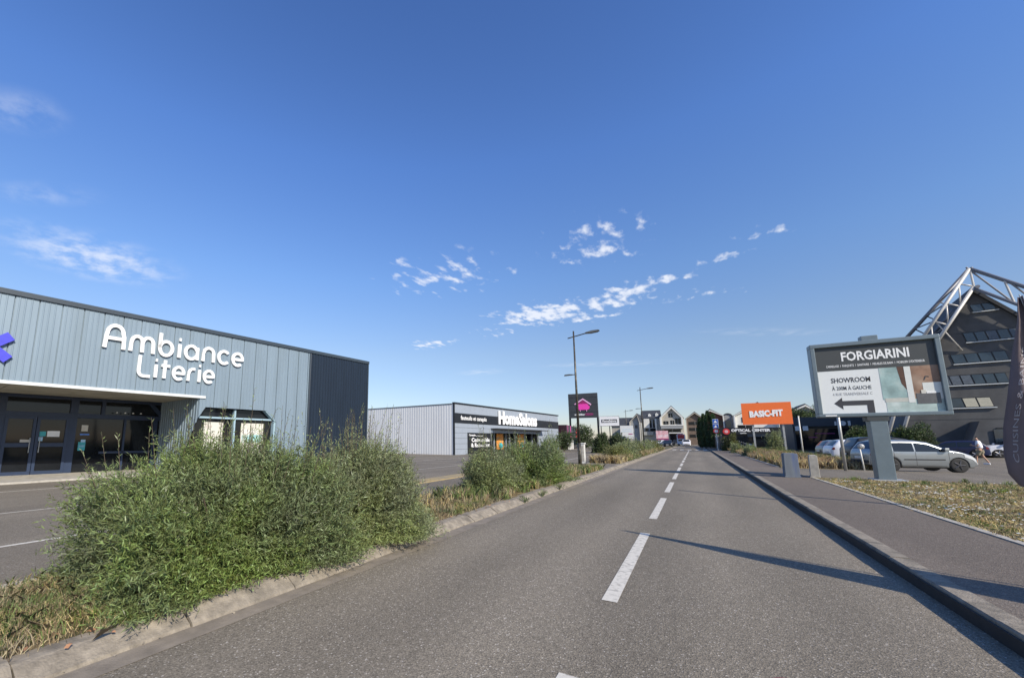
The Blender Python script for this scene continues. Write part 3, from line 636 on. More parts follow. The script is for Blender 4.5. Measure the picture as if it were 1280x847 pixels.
# ------------------------------------------------------------ orange board
t = thing('gym_billboard', 'orange billboard reading BASIC-FIT on two thin pale posts', 'billboard', (0, 62.3, .1))
for x in (6.1, 8.9): obj('post', MB().box(x-.09, x+.09, .05, .2, 0, 5.6), M['galv'], t)
b = obj('board', MB().box(5.14, 9.8, -.1, .05, 3.2, 5.75), M['orange'], t)
text('BASIC-FIT', M['white'], b, 5.85, 9.0, 4.08, 4.86, -.11, .03, .06, shear=.05, rot=2)

# ------------------------------------------------------------ concrete blocks
def block(label, x, y, w, d, h, m, rz=0, lean=.0):
    t = thing('concrete_block', label, 'bollard', (x, y, .12), rz)
    mb = MB(); pts = [(-w/2, 0), (w/2, 0), (w/2-.012+lean, h-.03), (w/2-.05+lean, h), (-w/2+.05+lean, h), (-w/2+.012+lean, h-.03)]
    mb.prism(pts, -d/2, d/2); obj('block', mb, m, t, bevel=.012)
    obj('base', MB().box(-w/2-.015, w/2+.015, -d/2-.01, d/2+.01, 0, .05), m, t, bevel=.008); return t
block('concrete block with streaky blue paint at the pavement end, left of the plain pale block', 2.93, 20.1, .42, .5, .86, M['bluepaint'])
block('plain pale concrete block beside the blue streaked one', 3.62, 20.35, .26, .62, .80, M['concl'], -8)

# ------------------------------------------------------------ feather flags
def flag(label, loc, rz):
    t = thing('feather_flag', label, 'flag', loc, rz, 'advertising flags beside the pavement')
    # pole on the right, sail bulging to the left; local x to the right
    L_ = [(-.06, 3.95), (-.12, 3.5), (-.25, 2.9), (-.38, 2.2), (-.50, 1.6), (-.56, 1.1), (-.55, .75), (-.46, .55), (-.20, .42)]
    Rr = [(.0, 3.97), (.03, 3.5), (.06, 2.9), (.10, 2.2), (.16, 1.6), (.22, 1.1), (.28, .75), (.30, .55), (.30, .36)]
    def cloth(f0, f1, off, zr=None):
        mb = MB(); n = len(L_); mcol = 8; idx = []
        sub = []
        for i in range(n-1):
            for k in range(4):
                q = k/4; sub.append((L_[i][0]*(1-q)+L_[i+1][0]*q, Rr[i][0]*(1-q)+Rr[i+1][0]*q, L_[i][1]*(1-q)+L_[i+1][1]*q, Rr[i][1]*(1-q)+Rr[i+1][1]*q))
        sub.append((L_[-1][0], Rr[-1][0], L_[-1][1], Rr[-1][1]))
        if zr: sub = [s for s in sub if zr[0] <= s[2] <= zr[1]]
        for s in sub:
            for j in range(mcol+1):
                f = f0+(f1-f0)*j/mcol; x = s[0]*(1-f)+s[1]*f; z = s[2]*(1-f)+s[3]*f
                mb.v.append((x, .05*math.sin(f*7+z*1.1)+.02*math.sin(z*5)+off, z))
        for i in range(len(sub)-1):
            for j in range(mcol):
                a = i*(mcol+1)+j; mb.f.append((a, a+1, a+mcol+2, a+mcol+1))
        return mb
    sail = obj('sail', cloth(0, 1, 0), M['flagdark'], t, smooth=True)
    md = sail.modifiers.new('thickness', 'SOLIDIFY'); md.thickness = .004
    for zr in ((.95, 1.15), (1.3, 1.5), (1.65, 1.78), (2.0, 2.3), (2.4, 2.55)):
        for s_ in (-.006, .006): obj('printed_mark', cloth(.42 if zr[0] < 2 else .36, .98, s_, zr), M['flagorange'], sail)
    tx = text('CUISINES & BAINS', M['flagtext'], sail, -1.05, 1.25, -.028, .028, 0, .003, 0)
    for v in tx.data.vertices:   # run the words up the leading edge
        a = v.co.x+1.05; z = .95+a*.9
        f = 0
        for i in range(len(L_)-1):
            if L_[i+1][1] <= z <= L_[i][1]: q = (z-L_[i][1])/(L_[i+1][1]-L_[i][1]); xl = L_[i][0]+(L_[i+1][0]-L_[i][0])*q; xr = Rr[i][0]+(Rr[i+1][0]-Rr[i][0])*q
        off = -v.co.z+.13
        f = off/(xr-xl)
        v.co = (xl+off, .05*math.sin(f*7+z*1.1)+.02*math.sin(z*5)-.010, z)
    obj('pole', MB().tube((.33, 0, 0), (.22, 0, 1.8), .014, n=8).tube((.22, 0, 1.8), (.06, 0, 3.2), .012, n=8).tube((.06, 0, 3.2), (-.03, 0, 4.0), .009, n=8), M['galv'], t)
    obj('base_plate', MB().box(.08, .58, -.25, .25, 0, .03), M['black'], t, bevel=.008)
    return t
fl = flag('dark plum feather flag with orange print at the right edge of the picture', (5.34, 11.87, .10), -18)
copy_tree(fl, (4.75, 5.05, .10), 75, 'near feather flag just off the pavement whose shadow crosses the road')

# ------------------------------------------------------------ posts and signs on the right
t = thing('traffic_sign', 'white post with two blue square signs over a red ringed round sign', 'road sign', (2.6, 68, .12))
obj('post', MB().tube((0, 0, 0), (0, 0, 4.2), .06, n=8), M['whitedirty'], t)
for z in (3.85, 3.2):
    p = obj('blue_plate', MB().box(-.3, .3, -.09, -.06, z-.28, z+.28), M['signblue'], t)
    obj('symbol', MB().prism([(-.2, z-.18), (.2, z-.18), (0, z+.18)], -.11, -.09), M['white'], p)
    obj('border', MB().box(-.33, .33, -.06, -.04, z-.31, z+.31), M['white'], p)
p = obj('round_plate', MB().lathe((0, -.09, 2.55), [(0, .34), (.03, .34)], 'y', 20), M['signred'], t)
obj('plate_face', MB().lathe((0, -.10, 2.55), [(0, .2), (.012, .2)], 'y', 20), M['white'], p)
def post(label, x, y, h, r, m, extra=None, lean=0):
    t = thing('metal_post', label, 'post', (x, y, .08)); obj('pole', MB().tube((0, 0, 0), (lean, 0, h), r, r*.9, 10), m, t, smooth=True); obj('cap', MB().tube((lean, 0, h), (lean, 0, h+.04), r*1.2), m, t); return t
post('white post right of the orange billboard', 9.62, 58, 3.9, .07, M['whitedirty'])
post('thick pale steel pole behind the left end of the big billboard', 5.75, 26.2, 3.3, .062, M['galv'])
p = post('short leaning white post beside the silver car', 6.56, 27.0, 1.05, .03, M['whitedirty'], lean=-.05)
obj('knob', MB().lathe((.0, 0, 1.08), [(-.08, .05), (0, .13), (.08, .05)], 'y', 12), M['galv'], p)

# ------------------------------------------------------------ vegetation
def leaf_cloud(P_, D_, ln, wd, curl=.25):
    """diamond leaves at P_ pointing along D_"""
    n = len(P_); D_ = D_/np.linalg.norm(D_, axis=1, keepdims=True)
    r = rng.normal(size=(n, 3)); s = np.cross(D_, r); s /= np.linalg.norm(s, axis=1, keepdims=True)+1e-9; u = np.cross(s, D_)
    l = (ln*rng.uniform(.65, 1.3, n))[:, None]; w = (wd*rng.uniform(.7, 1.2, n))[:, None]
    V = np.stack([P_, P_+D_*l*.45+s*w+u*l*curl*.3, P_+D_*l-u*l*curl*.2, P_+D_*l*.45-s*w+u*l*curl*.3], 1).reshape(-1, 3)
    return V, np.arange(4*n).reshape(-1, 4)
def fuzz(dirs, seed, k=7, amp=.27):
    g = np.random.default_rng(seed); out_ = np.zeros(len(dirs))
    for _ in range(k):
        a = g.normal(size=3)*g.uniform(1.5, 6.5); out_ += np.sin(dirs@a+g.uniform(0, 6))
    return 1+amp*out_/k**.5
def shrub(name, label, cat, c, rad, ntw, m, ln=.06, wd=.007, per=14, tl=.3, up=.55, seed=1, group=None, spikes=0, inner=True, stems=12, flat=.0, sq=2.9):
    t = thing(name, label, cat, c, 0, group); g = np.random.default_rng(seed); rad = np.array(rad)
    d = g.normal(size=(ntw, 3)); d /= np.linalg.norm(d, axis=1, keepdims=True); d[:, 2] = np.abs(d[:, 2])*1.05-.22*g.uniform(0, 1, ntw); d /= np.linalg.norm(d, axis=1, keepdims=True)
    rr = (1-.42*g.uniform(0, 1, ntw)**1.7)*fuzz(d, seed)/np.sum(np.abs(d)**sq, axis=1)**(1/sq)/1.08
    base = d*rr[:, None]*rad; base[:, 2] = np.maximum(base[:, 2], .02*g.uniform(0, 1, ntw)+.04)
    dr = d*[1, 1, .6]+[0, 0, up]+g.normal(size=(ntw, 3))*.42; dr /= np.linalg.norm(dr, axis=1, keepdims=True)
    low = base[:, 2] < .35*rad[2]; dr[low, 2] *= .25
    L_ = tl*g.uniform(.5, 1.35, ntw)
    if spikes:
        top = np.where(base[:, 2] > .72*rad[2])[0]; pick = g.choice(top, min(spikes, len(top)), replace=False)
        L_[pick] *= 1.75; dr[pick] = dr[pick]*.45+[0, 0, .85]
    tt = (np.arange(per)+.5)/per
    Pp = base[:, None, :]+dr[:, None, :]*(L_[:, None]*tt[None, :])[:, :, None]
    Pp[:, :, 2] -= .10*(L_[:, None]*tt[None, :])**2*4*flat
    side = g.normal(size=Pp.shape)*.75; Dd = dr[:, None, :]*1.0+side
    V, F = leaf_cloud(Pp.reshape(-1, 3), Dd.reshape(-1, 3), ln, wd)
    if inner:
        k = ntw*3; dd = g.normal(size=(k, 3)); dd /= np.linalg.norm(dd, axis=1, keepdims=True); dd[:, 2] = np.abs(dd[:, 2])
        pi = dd*rad*(.80*g.uniform(.1, 1, k)**.45)[:, None]*fuzz(dd, seed)[:, None]
        V2, F2 = leaf_cloud(pi, g.normal(size=(k, 3))+[0, 0, .5], ln*1.2, wd*2.2); F = np.vstack([F, F2+len(V)]); V = np.vstack([V, V2])
    V[:, 2] = np.maximum(V[:, 2], .01)
    npmesh('foliage', V, F, m, t)
    if spikes:
        mb = MB()
        for i in list(pick)[:90]:
            a = base[i]; b = a+dr[i]*L_[i]; mb.tube(a, b, .004, .0015, n=4, cap=False)
        obj('twigs', mb, M['bark'], t)
    mb = MB()
    for k in range(stems):
        a = g.uniform(0, 2*PI); q = g.uniform(.3, .8); mb.tube((.12*math.cos(a), .12*math.sin(a), 0), (rad[0]*q*math.cos(a)*.8, rad[1]*q*math.sin(a)*.8, rad[2]*g.uniform(.4, .85)), .022*min(1, rad[2]), .006, n=5)
    obj('stems', mb, M['bark'], t)
    return t
G1 = 'willow leaved shrubs along the left kerb'
shrub('willow_shrub', 'nearest and widest willow leaved shrub, overhanging the kerb in front of the bedding store', 'shrub', (-4.50, 2.88, .09), (.86, 1.08, 1.04), 9800, M['leafa'], .056, .0050, 22, .30, seed=3, group=G1, spikes=90, up=.45, stems=26, sq=3.6)
shrub('willow_shrub', 'paler willow leaved shrub right behind the nearest one, in front of the navy wall', 'shrub', (-4.36, 4.72, .09), (.74, .98, 1.06), 8000, M['leafb'], .054, .0048, 20, .30, seed=4, group=G1, spikes=130, up=.9)
shrub('willow_shrub', 'left rounded shrub of the second pair, in front of the sofa store', 'shrub', (-4.85, 10.9, .09), (.72, 1.30, 1.0), 3800, M['leafb'], .065, .008, 13, .26, seed=5, group=G1, spikes=40, up=.8)
shrub('willow_shrub', 'right rounded shrub of the second pair, nearer the tall street lamp', 'shrub', (-4.60, 13.6, .09), (.85, 1.65, 1.06), 4400, M['leafa'], .07, .0088, 13, .30, seed=6, group=G1, spikes=60, up=.9)
# scrub further along the left strip
lab = ['first low scrub plant after the car park opening on the left', 'second scrub plant, just before the far lamp', 'scrub plant at the foot of the far lamp', 'tall scrub plant behind the far lamp', 'last scrub plant of the left strip before the crosswalk', 'dull scrub plant on the car park side of the far strip']
for k, (x, y, rx, ry, rz_) in enumerate(((-4.6, 30.2, .7, 1.8, .8), (-4.5, 34.5, .75, 2.2, 1.0), (-4.7, 41, .7, 3, .95), (-4.6, 50, .8, 4.5, 1.15), (-4.6, 61, .8, 5.5, 1.2), (-5.1, 37.5, .5, 2.5, .9))):
    shrub('scrub_plant', lab[k], 'plant', (x, y, .09), (rx, ry, rz_), 900, M['leafb'] if k % 2 else M['leafy'], .11, .016, 9, .35, seed=20+k, group='scrub along the far left strip', up=1.0, stems=5, inner=True)
def tree(name, label, c, h, cr, m, seed, trunk=.35, ntw=1500, ln=.14, wd=.035, zc=.6, cat='tree'):
    t = thing(name, label, cat, c); g = np.random.default_rng(seed); V = []; F = []; n0 = 0
    mb = MB(); mb.tube((0, 0, 0), (0, 0, h*trunk), .045*cr[0]+.05, .03*cr[0]+.03, 8)
    nl = 9
    for k in range(nl):
        a = k*2.4+g.uniform(-.3, .3); z = h*(trunk+(1-trunk)*g.uniform(.12, .8)); q = math.sin(PI*min(1, max(.12, (z-h*trunk)/(h*(1-trunk)))))
        e = np.array([cr[0]*.7*q*math.cos(a), cr[1]*.7*q*math.sin(a), z]); mb.tube((0, 0, h*trunk*.85), e, .05, .015, n=5)
        rk = np.array([cr[0], cr[1], h*(1-trunk)*.5])*g.uniform(.42, .62)
        k_ = ntw//nl; d = g.normal(size=(k_, 3)); d /= np.linalg.norm(d, axis=1, keepdims=True); r_ = g.uniform(.45, 1, k_)**.5*fuzz(d, seed+k)
        base = e+d*rk*r_[:, None]
        tt = np.arange(6)/6; dd = d*.6+g.normal(size=d.shape)*.5+[0, 0, .2]
        Pp = base[:, None, :]+dd[:, None, :]*(.28*tt)[None, :, None]
        v, f = leaf_cloud(Pp.reshape(-1, 3), (dd[:, None, :]+g.normal(size=Pp.shape)*.8).reshape(-1, 3), ln, wd); V.append(v); F.append(f+n0); n0 += len(v)
    npmesh('crown', np.vstack(V), np.vstack(F), m, t); obj('trunk', mb, M['bark'], t)
    return t
tree('leafy_tree', 'small leafy tree behind the tall street lamp, in front of the plum store', (-13.3, 61, 0), 3.5, (1.3, 1.3), M['leafd'], 31, .2, 1500)
tree('leafy_tree', 'green tree left of the tall street lamp, touching the plum store wall', (-14.9, 57, 0), 2.9, (1.0, 1.0), M['leafd'], 32, .2, 1100)
shrub('hedge_bush', 'left dark rounded bush under the HomeSalons board', 'bush', (-9.35, 52, 0), (1.05, 1.0, 2.1), 1800, M['leafd'], .12, .03, 8, .25, seed=41)
shrub('hedge_bush', 'right dark rounded bush under the HomeSalons board', 'bush', (-7.6, 52.6, 0), (1.1, 1.0, 2.15), 1800, M['leafd'], .12, .03, 8, .25, seed=42)
shrub('hedge_bush', 'dark bush in front of the grey building, left of the billboard post', 'bush', (12.2, 50, 0), (1.25, 1.1, 2.35), 2200, M['leafd'], .12, .03, 8, .25, seed=43)
shrub('hedge_bush', 'dark bush in front of the grey building, right of the billboard post', 'bush', (15.6, 52, 0), (1.6, 1.2, 2.45), 2600, M['leafd'], .12, .03, 8, .25, seed=44)
shrub('hedge_bush', 'low dark bush at the foot of the grey building', 'bush', (17.6, 55.5, 0), (1.2, .8, .95), 900, M['leafd'], .12, .03, 8, .25, seed=45)
cl_ = ['leftmost tall conifer behind the timber fence', 'second tall conifer behind the timber fence', 'tallest conifer, in the middle of the clump', 'conifer clump member next to the blue road signs', 'shorter conifer at the back of the clump']
for k, (x, y, h, r_) in enumerate(((.75, 90, 5.3, .55), (1.35, 89, 6.0, .6), (2.0, 88, 6.5, .65), (2.75, 87.5, 5.9, .62), (3.2, 90, 4.6, .55))):
    t = thing('conifer', cl_[k], 'tree', (x+.3, y, 0), 0, 'conifers behind the fence'); g = np.random.default_rng(60+k); n = 3600
    z = g.uniform(.03, 1, n); a = g.uniform(0, 2*PI, n); prof = np.minimum(1, z*5+.35)*np.sqrt(np.clip(1-z**2.2, 0, 1))*(1+.22*np.sin(a*3+z*9)); q = g.uniform(.4, 1, n)**.5
    Pp = np.stack([r_*prof*q*np.cos(a), r_*prof*q*np.sin(a), z*h], 1); Dd = np.stack([np.cos(a)*.4, np.sin(a)*.4, np.full(n, 1.)], 1)+g.normal(size=(n, 3))*.25
    V, F = leaf_cloud(Pp, Dd, .26, .045); npmesh('crown', V, F, M['leafc'], t); obj('trunk', MB().tube((0, 0, 0), (0, 0, h*.8), .09, .03, 6), M['bark'], t)
tree('leafy_tree', 'dark tree rising behind the low black building right of the orange billboard', (18.6, 92, 0), 7.6, (2.0, 2.0), M['leafd'], 34, .35, 1600, .2, .05)
tree('palm_like_tree', 'ragged dark tree behind the white post, above the black building', (13.3, 80, 0), 6.2, (1.3, 1.3), M['leafd'], 35, .55, 800, .25, .04)
shrub('roadside_shrub', 'yellow green shrub at the foot of the blue road signs', 'shrub', (3.9, 66, .1), (.75, .9, 2.0), 1300, M['leafy'], .14, .03, 7, .3, seed=51)
shrub('roadside_shrub', 'wispy green shrub in the dry grass under the orange billboard', 'shrub', (7.0, 56, .1), (.6, .6, 1.9), 700, M['leafb'], .13, .02, 8, .45, seed=52, up=1.2)
shrub('roadside_shrub', 'low green plant at the pavement edge, left of the dry grass', 'shrub', (3.95, 45, .1), (.4, 1.2, .7), 700, M['leafb'], .12, .02, 7, .28, seed=53, up=1)
shrub('roadside_shrub', 'low green plant farther along the pavement, left of the white car', 'shrub', (3.9, 56, .1), (.5, 1.5, .8), 700, M['leafb'], .12, .02, 7, .28, seed=54, up=1)
def blades(name, label, n, fx, fy, m, h0, h1, w=.006, z0=.10, kind='stuff', lean=.45, clump=0):
    x = fx(n); y = fy(n)
    if clump:
        k = max(1, n//clump); ci = rng.integers(0, k, n); x = x[ci]+rng.normal(size=n)*.06; y = y[ci]+rng.normal(size=n)*.06
    h = rng.uniform(h0, h1, n); a = rng.uniform(0, 2*PI, n); l = h*rng.uniform(0, lean*1.6, n); da = rng.uniform(0, 2*PI, n)
    b = np.stack([x, y, np.full(n, z0)], 1); s = np.stack([np.cos(a), np.sin(a), np.zeros(n)], 1)*(w*rng.uniform(.6, 1.3, n))[:, None]
    mid = b+np.stack([np.cos(da)*l*.35, np.sin(da)*l*.35, h*.6], 1); tip = b+np.stack([np.cos(da)*l, np.sin(da)*l, h*rng.uniform(.75, 1, n)], 1)
    V = np.stack([b-s, b+s, mid+s*.8, tip, mid-s*.8], 1).reshape(-1, 3); F = np.arange(5*n).reshape(-1, 5)
    o = npmesh(name, V, F, m); return tag(o, label, 'grass', kind=kind)
U = lambda a, b: (lambda n: rng.uniform(a, b, n))
def ypw(a, b, p): return lambda n: a+(b-a)*rng.uniform(0, 1, n)**p
blades('green_grass', 'green weeds and grass growing at the near left kerb', 42000, U(-5.5, -3.85), ypw(-.5, 9.5, 1.5), M['grassg'], .02, .14, .0032, clump=26)
blades('dry_grass', 'straw coloured dry grass on the near left verge', 52000, U(-5.5, -3.8), ypw(-.5, 9.5, 1.3), M['grassd'], .02, .12, .0026, lean=1.1, clump=16)
blades('tall_dry_grass', 'tall dry grass around the second pair of shrubs and the lamp', 8000, U(-5.4, -3.85), ypw(6.5, 21.9, .8), M['grassd'], .08, .30, .006, clump=22)
blades('weedy_grass', 'green weeds along the far left strip before the crosswalk', 8000, U(-5.5, -3.85), ypw(26.8, 70, 1.2), M['grassg'], .08, .35, .009, clump=20)
blades('lamp_foot_grass', 'green weeds between the second shrubs and the tall lamp', 5000, U(-5.5, -3.85), ypw(8.5, 21.8, 1.), M['grassg'], .08, .35, .009, clump=20)
blades('strip_dry_grass', 'dry yellow grass along the far left strip', 16000, U(-5.5, -3.85), ypw(26.8, 70, 1.6), M['grassd'], .15, .6, .012, clump=24)
blades('tall_rusty_grass', 'tall dry rust and straw grass behind the concrete blocks', 36000, ypw(3.7, 7.2, 1.25), ypw(27.4, 80, 1.5), M['grassd'], .12, .52, .011, clump=22)
blades('rusty_grass', 'rust coloured weeds among the tall dry grass', 16000, ypw(3.8, 6.8, 1.2), ypw(27.8, 70, 1.3), M['grassr'], .2, .65, .012, clump=26)
blades('island_green_grass', 'green tufts among the tall dry grass', 12000, U(3.6, 7.5), ypw(28, 85, 1.), M['grassg'], .2, .7, .014, clump=30)
blades('verge_grass', 'short mown grass on the verge below the billboard', 38000, ypw(3.58, 16, 1.5), ypw(7, 20.2, .9), M['grassg'], .02, .07, .006, lean=.8, clump=20)
blades('verge_dry_grass', 'short dry grass on the verge below the billboard', 80000, ypw(3.58, 16, 1.5), ypw(7, 20.2, .9), M['grassd'], .02, .08, .006, lean=1.1, clump=12)
blades('tuft_grass', 'taller tufts at the foot of the billboard post', 700, U(4.2, 8.5), ypw(20.25, 16.5, 2), M['grassg'], .05, .22, .007, clump=30)
n = 1200
fx = 3.6+12*rng.uniform(0, 1, n)**1.4; fy = 8+12.2*rng.uniform(0, 1, n)**.8
ci = rng.integers(0, 160, n); fx = fx[ci]+rng.normal(size=n)*.25; fy = fy[ci]+rng.normal(size=n)*.25; k_ = (fx > 3.6) & (fy < 20.2); fx = fx[k_]; fy = fy[k_]; n = len(fx)
fz = .13+.05*rng.uniform(0, 1, n); r_ = .014+.012*rng.uniform(0, 1, n)
Vv = np.stack([np.stack([fx+r_*math.cos(a), fy+r_*math.sin(a), fz+.012*(i % 2)], 1) for i, a in enumerate(np.arange(6)*PI/3)], 1).reshape(-1, 3)
tag(npmesh('clover_flowers', Vv, np.arange(6*n).reshape(-1, 6), M['petal']), 'small white clover flowers dotted over the mown verge', 'flowers', kind='stuff')
# loose leaves and gravel near the left kerb
n = 500; Pp = np.stack([rng.uniform(-5.4, -3.6, n), rng.uniform(0, 9, n), np.full(n, .125)], 1); V, F = leaf_cloud(Pp, np.stack([rng.normal(size=n), rng.normal(size=n), rng.normal(size=n)*.15], 1), .045, .012)
tag(npmesh('leaf_litter', V, F, M['leaflitter']), 'dry brown leaves lying along the left kerb', 'leaf litter', kind='stuff')
n = 420; Pp = np.stack([np.where(rng.uniform(0, 1, n) < .7, -3.50+rng.normal(size=n)*.03, rng.uniform(-5.7, -3.8, n)), rng.uniform(.5, 22, n), np.full(n, .012)], 1)
V, F = leaf_cloud(Pp, np.stack([rng.normal(size=n), rng.normal(size=n), np.full(n, .25)], 1), .022, .008)
tag(npmesh('grit', V, F, M['conc']), 'loose grit and small stones in the left gutter', 'gravel', kind='stuff')
wl = ['weed sprouting at the kerb below the second shrubs, nearest of three', 'middle weed sprouting from the kerb below the second shrubs', 'weed sprouting from the kerb, farthest of three']
for k, y in enumerate((9.6, 10.9, 12.6)):
    t = thing('kerb_weed', wl[k], 'weed', (-3.47, y, .0), 0, 'weeds sprouting from the kerb'); n = 60; g = np.random.default_rng(90+k)
    Dd = np.stack([g.normal(size=n)*.5, g.normal(size=n)*.5, np.full(n, .9)], 1); V, F = leaf_cloud(Dd*g.uniform(0, .12, n)[:, None], Dd, .12, .007); V[:, 2] = np.maximum(V[:, 2], .005)
    npmesh('leaves', V, F, M['grassg'], t)

# ------------------------------------------------------------ grey gabled building with truss
T = thing('gabled_building', 'dark grey gabled office block with strip windows behind the billboard', 'building', (21, 60, 0), -8)
gp = [(-3.9, 0), (-.9, 8.7), (2.88, 15.5), (7.9, 9.0), (7.9, 0)]
gm = MB(); gm.prism(gp, 0, 11)
obj('wall', gm, M['concdark'], T)
obj('wing_wall', MB().box(7.9, 22, .4, 11, 0, 9.0), M['concdark'], T)
obj('roof', MB().prism([(-1.15, 8.5), (-.9, 8.75), (2.88, 15.52), (7.9, 9.02), (8.3, 8.95), (2.88, 15.95), (-1.35, 8.6)], -.25, 11.2), M['roofdark'], T)
jn = MB()
for z in (3.4, 7.6, 11.6): jn.box((-3.9+z*.345+.05) if z < 8.7 else (-.9+(z-8.7)*.556+.05), 7.8, -.012, .0, z, z+.025)
obj('wall_joint', jn, M['roofdark'], T)
def strip(x0, x1, z0, hh, pans, mats_):
    sk = .16
    w = obj('window', MB().prism([(x0, z0), (x1, z0), (x1-sk, z0+hh), (x0-sk, z0+hh)], -.03, .04), M['black'], T)
    n = pans; dx_ = (x1-x0)/n
    for k in range(n):
        a = x0+k*dx_+.05; b = a+dx_-.1; obj('pane', MB().prism([(a, z0+.07), (b, z0+.07), (b-sk*.9, z0+hh-.07), (a-sk*.9, z0+hh-.07)], -.055, -.03), M[mats_[k % len(mats_)]], w)
    obj('sill', MB().box(x0-.05, x1+.12, -.16, .0, z0-.09, z0-.01), M['trimwhite'], w)
strip(2.7, 4.1, 13.55, .75, 2, ['glassb'])
strip(1.96, 5.3, 10.7, .95, 5, ['glassb', 'glassb', 'greyblind', 'glassb', 'greyblind'])
strip(.95, 4.25, 8.7, .95, 4, ['glassb'])
strip(-.75, 4.0, 6.65, .98, 7, ['greyblind', 'greyblind', 'greyblind', 'greyblind', 'glassb', 'glassb', 'glassb'])
strip(.30, 2.85, 4.5, .95, 3, ['glassb', 'curtain', 'curtain'])
strip(5.2, 7.6, 8.7, .95, 3, ['glassb']); strip(5.0, 7.6, 6.65, .95, 3, ['glassb'])
an = obj('porch', MB().prism([(0.1, 0), (1.25, 3.15), (9, 3.15), (9, 0)], -2.5, -.02), M['concdark'], T)
obj('porch_opening', MB().prism([(1.55, 0), (2.1, 2.55), (8.5, 2.55), (8.5, 0)], -2.56, -2.5), M['black'], an)
obj('garage_door', MB().box(1.9, 8.3, -2.6, -2.56, .9, 2.4), M['glassb'], an)
# tube truss
tr = thing('roof_truss', 'white and grey steel tube truss arching over the grey gabled building', 'truss', (21, 60, 0), -8)
ml = 1.667
def chordpt(x, z0, x0, m): return z0-(x0-x)*m
tw = []
Bt = (2.80, 17.6); Ct = (2.82, 15.75)
fB = lambda x: (x, -1.0, 17.6-(2.80-x)*1.667); fC = lambda x: (x, -1.0, 15.75-(2.82-x)*1.70)
fA = lambda x: (x, 3.0, 18.6-(3.73-x)*1.27)
fD = lambda x: (x, 3.0, 16.6-(3.73-x)*1.35)
obj('chord', MB().tube(fB(2.8), fB(-1.9), .14).tube(fB(-1.9), (-4.9, -1, 0), .14), M['truss'], tr, smooth=True)
obj('chord', MB().tube(fC(2.82), fC(-1.0), .14).tube(fC(-1.0), (-4.0, -1, 0), .14), M['truss'], tr, smooth=True)
obj('chord', MB().tube((2.9, -1, 17.6), (3.73, 3.0, 18.6), .12).tube(fA(3.73), fA(-1.35), .16).tube(fA(-1.35), (-4.3, 3, 0), .16), M['trussgrey'], tr, smooth=True)
obj('chord', MB().tube(fD(3.73), fD(-.9), .14), M['trussgrey'], tr, smooth=True)
gB = lambda x: (x, -1.0, 17.6-(x-2.80)*.88); gC = lambda x: (x, -1.0, 15.6-(x-2.82)*.92); gA = lambda x: (x, 3.0, 18.6-(x-3.73)*.88)
obj('chord', MB().tube(gB(2.8), gB(15), .14), M['trussgrey'], tr, smooth=True)
obj('chord', MB().tube(gC(2.8), gC(13), .14), M['trussgrey'], tr, smooth=True)
obj('chord', MB().tube(gA(3.73), gA(15), .12), M['trussgrey'], tr, smooth=True)
xs_ = [2.0, .97, 0, -1.2]
for k, x in enumerate(xs_):
    if fC(x+.75)[2] < .5: break
    w = obj('web_bar', MB().tube(fB(x), fC(x+.85), .07), M['truss'], tr, smooth=True)
    obj('web_bar', MB().tube(fC(x+.85), fB(x+1.0 if k else 2.8), .06), M['truss'], tr, smooth=True)
    obj('web_bar', MB().tube(fB(x), fA(x-.6), .06), M['trussgrey'], tr); obj('web_bar', MB().tube(fC(x+.85), fD(x+.4), .06), M['trussgrey'], tr); obj('web_bar', MB().tube(fD(x+.4), fA(x-.6), .06), M['trussgrey'], tr)
for x in (4.6, 6.8, 9):
    obj('web_bar', MB().tube(gB(x), gC(x+.3), .08), M['truss'], tr); obj('web_bar', MB().tube(gC(x+.3), gB(x-2.0), .07), M['trussgrey'], tr); obj('web_bar', MB().tube(gB(x), gA(x+.5), .07), M['trussgrey'], tr)
obj('web_bar', MB().tube((2.8, -1, 17.6), (2.82, -1, 15.7), .08), M['truss'], tr); obj('node_plate', MB().lathe((3.0, -1.05, 15.7), [(-.15, .16), (.15, .16)], 'y', 12), M['trussgrey'], tr)
obj('brace', MB().tube(fB(.05), (1.61, -.1, 9.95), .055), M['truss'], tr, smooth=True)

# ------------------------------------------------------------ low dark shops on the right
t = thing('low_shop', 'low black fronted shop with two white square signs behind the parked cars', 'shop', (11.7, 75, 0))
obj('wall', MB().box(0, 10, 0, 10, 0, 4.5), M['dark'], t); obj('sign_band', MB().box(-.1, 10.1, -.5, 0, 3.3, 4.55), M['trimdark'], t); obj('shop_window', MB().box(.2, 9.8, -.1, -.02, .2, 3.0), M['glass'], t)
obj('white_sign', MB().box(.15, .75, -.56, -.5, 2.75, 3.35), M['bbwhite'], t); obj('white_sign', MB().box(.95, 1.5, -.56, -.5, 2.75, 3.35), M['bbwhite'], t)
obj('round_logo', MB().lathe((5.0, -.56, 3.65), [(0, .32), (.05, .32)], 'y', 14), M['bbwhite'], t); [obj('logo_bar', MB().box(*q), M['bbwhite'], t) for q in ((5.5, 5.75, -.56, -.5, 3.35, 3.95), (4.2, 4.4, -.56, -.5, 3.4, 3.9), (7.3, 7.6, -.56, -.5, 3.6, 4.1))]
obj('wall_strip', MB().box(2.2, 4.2, -.13, -.1, 2.3, 2.4), M['magdim'], t); obj('wall_strip', MB().box(1.5, 2.4, -.13, -.1, 1.8, 1.9), M['magdim'], t)
t = thing('optician_shop', 'long black fronted shop reading OPTICAL CENTER with a round red emblem', 'shop', (3.7, 100, 0))
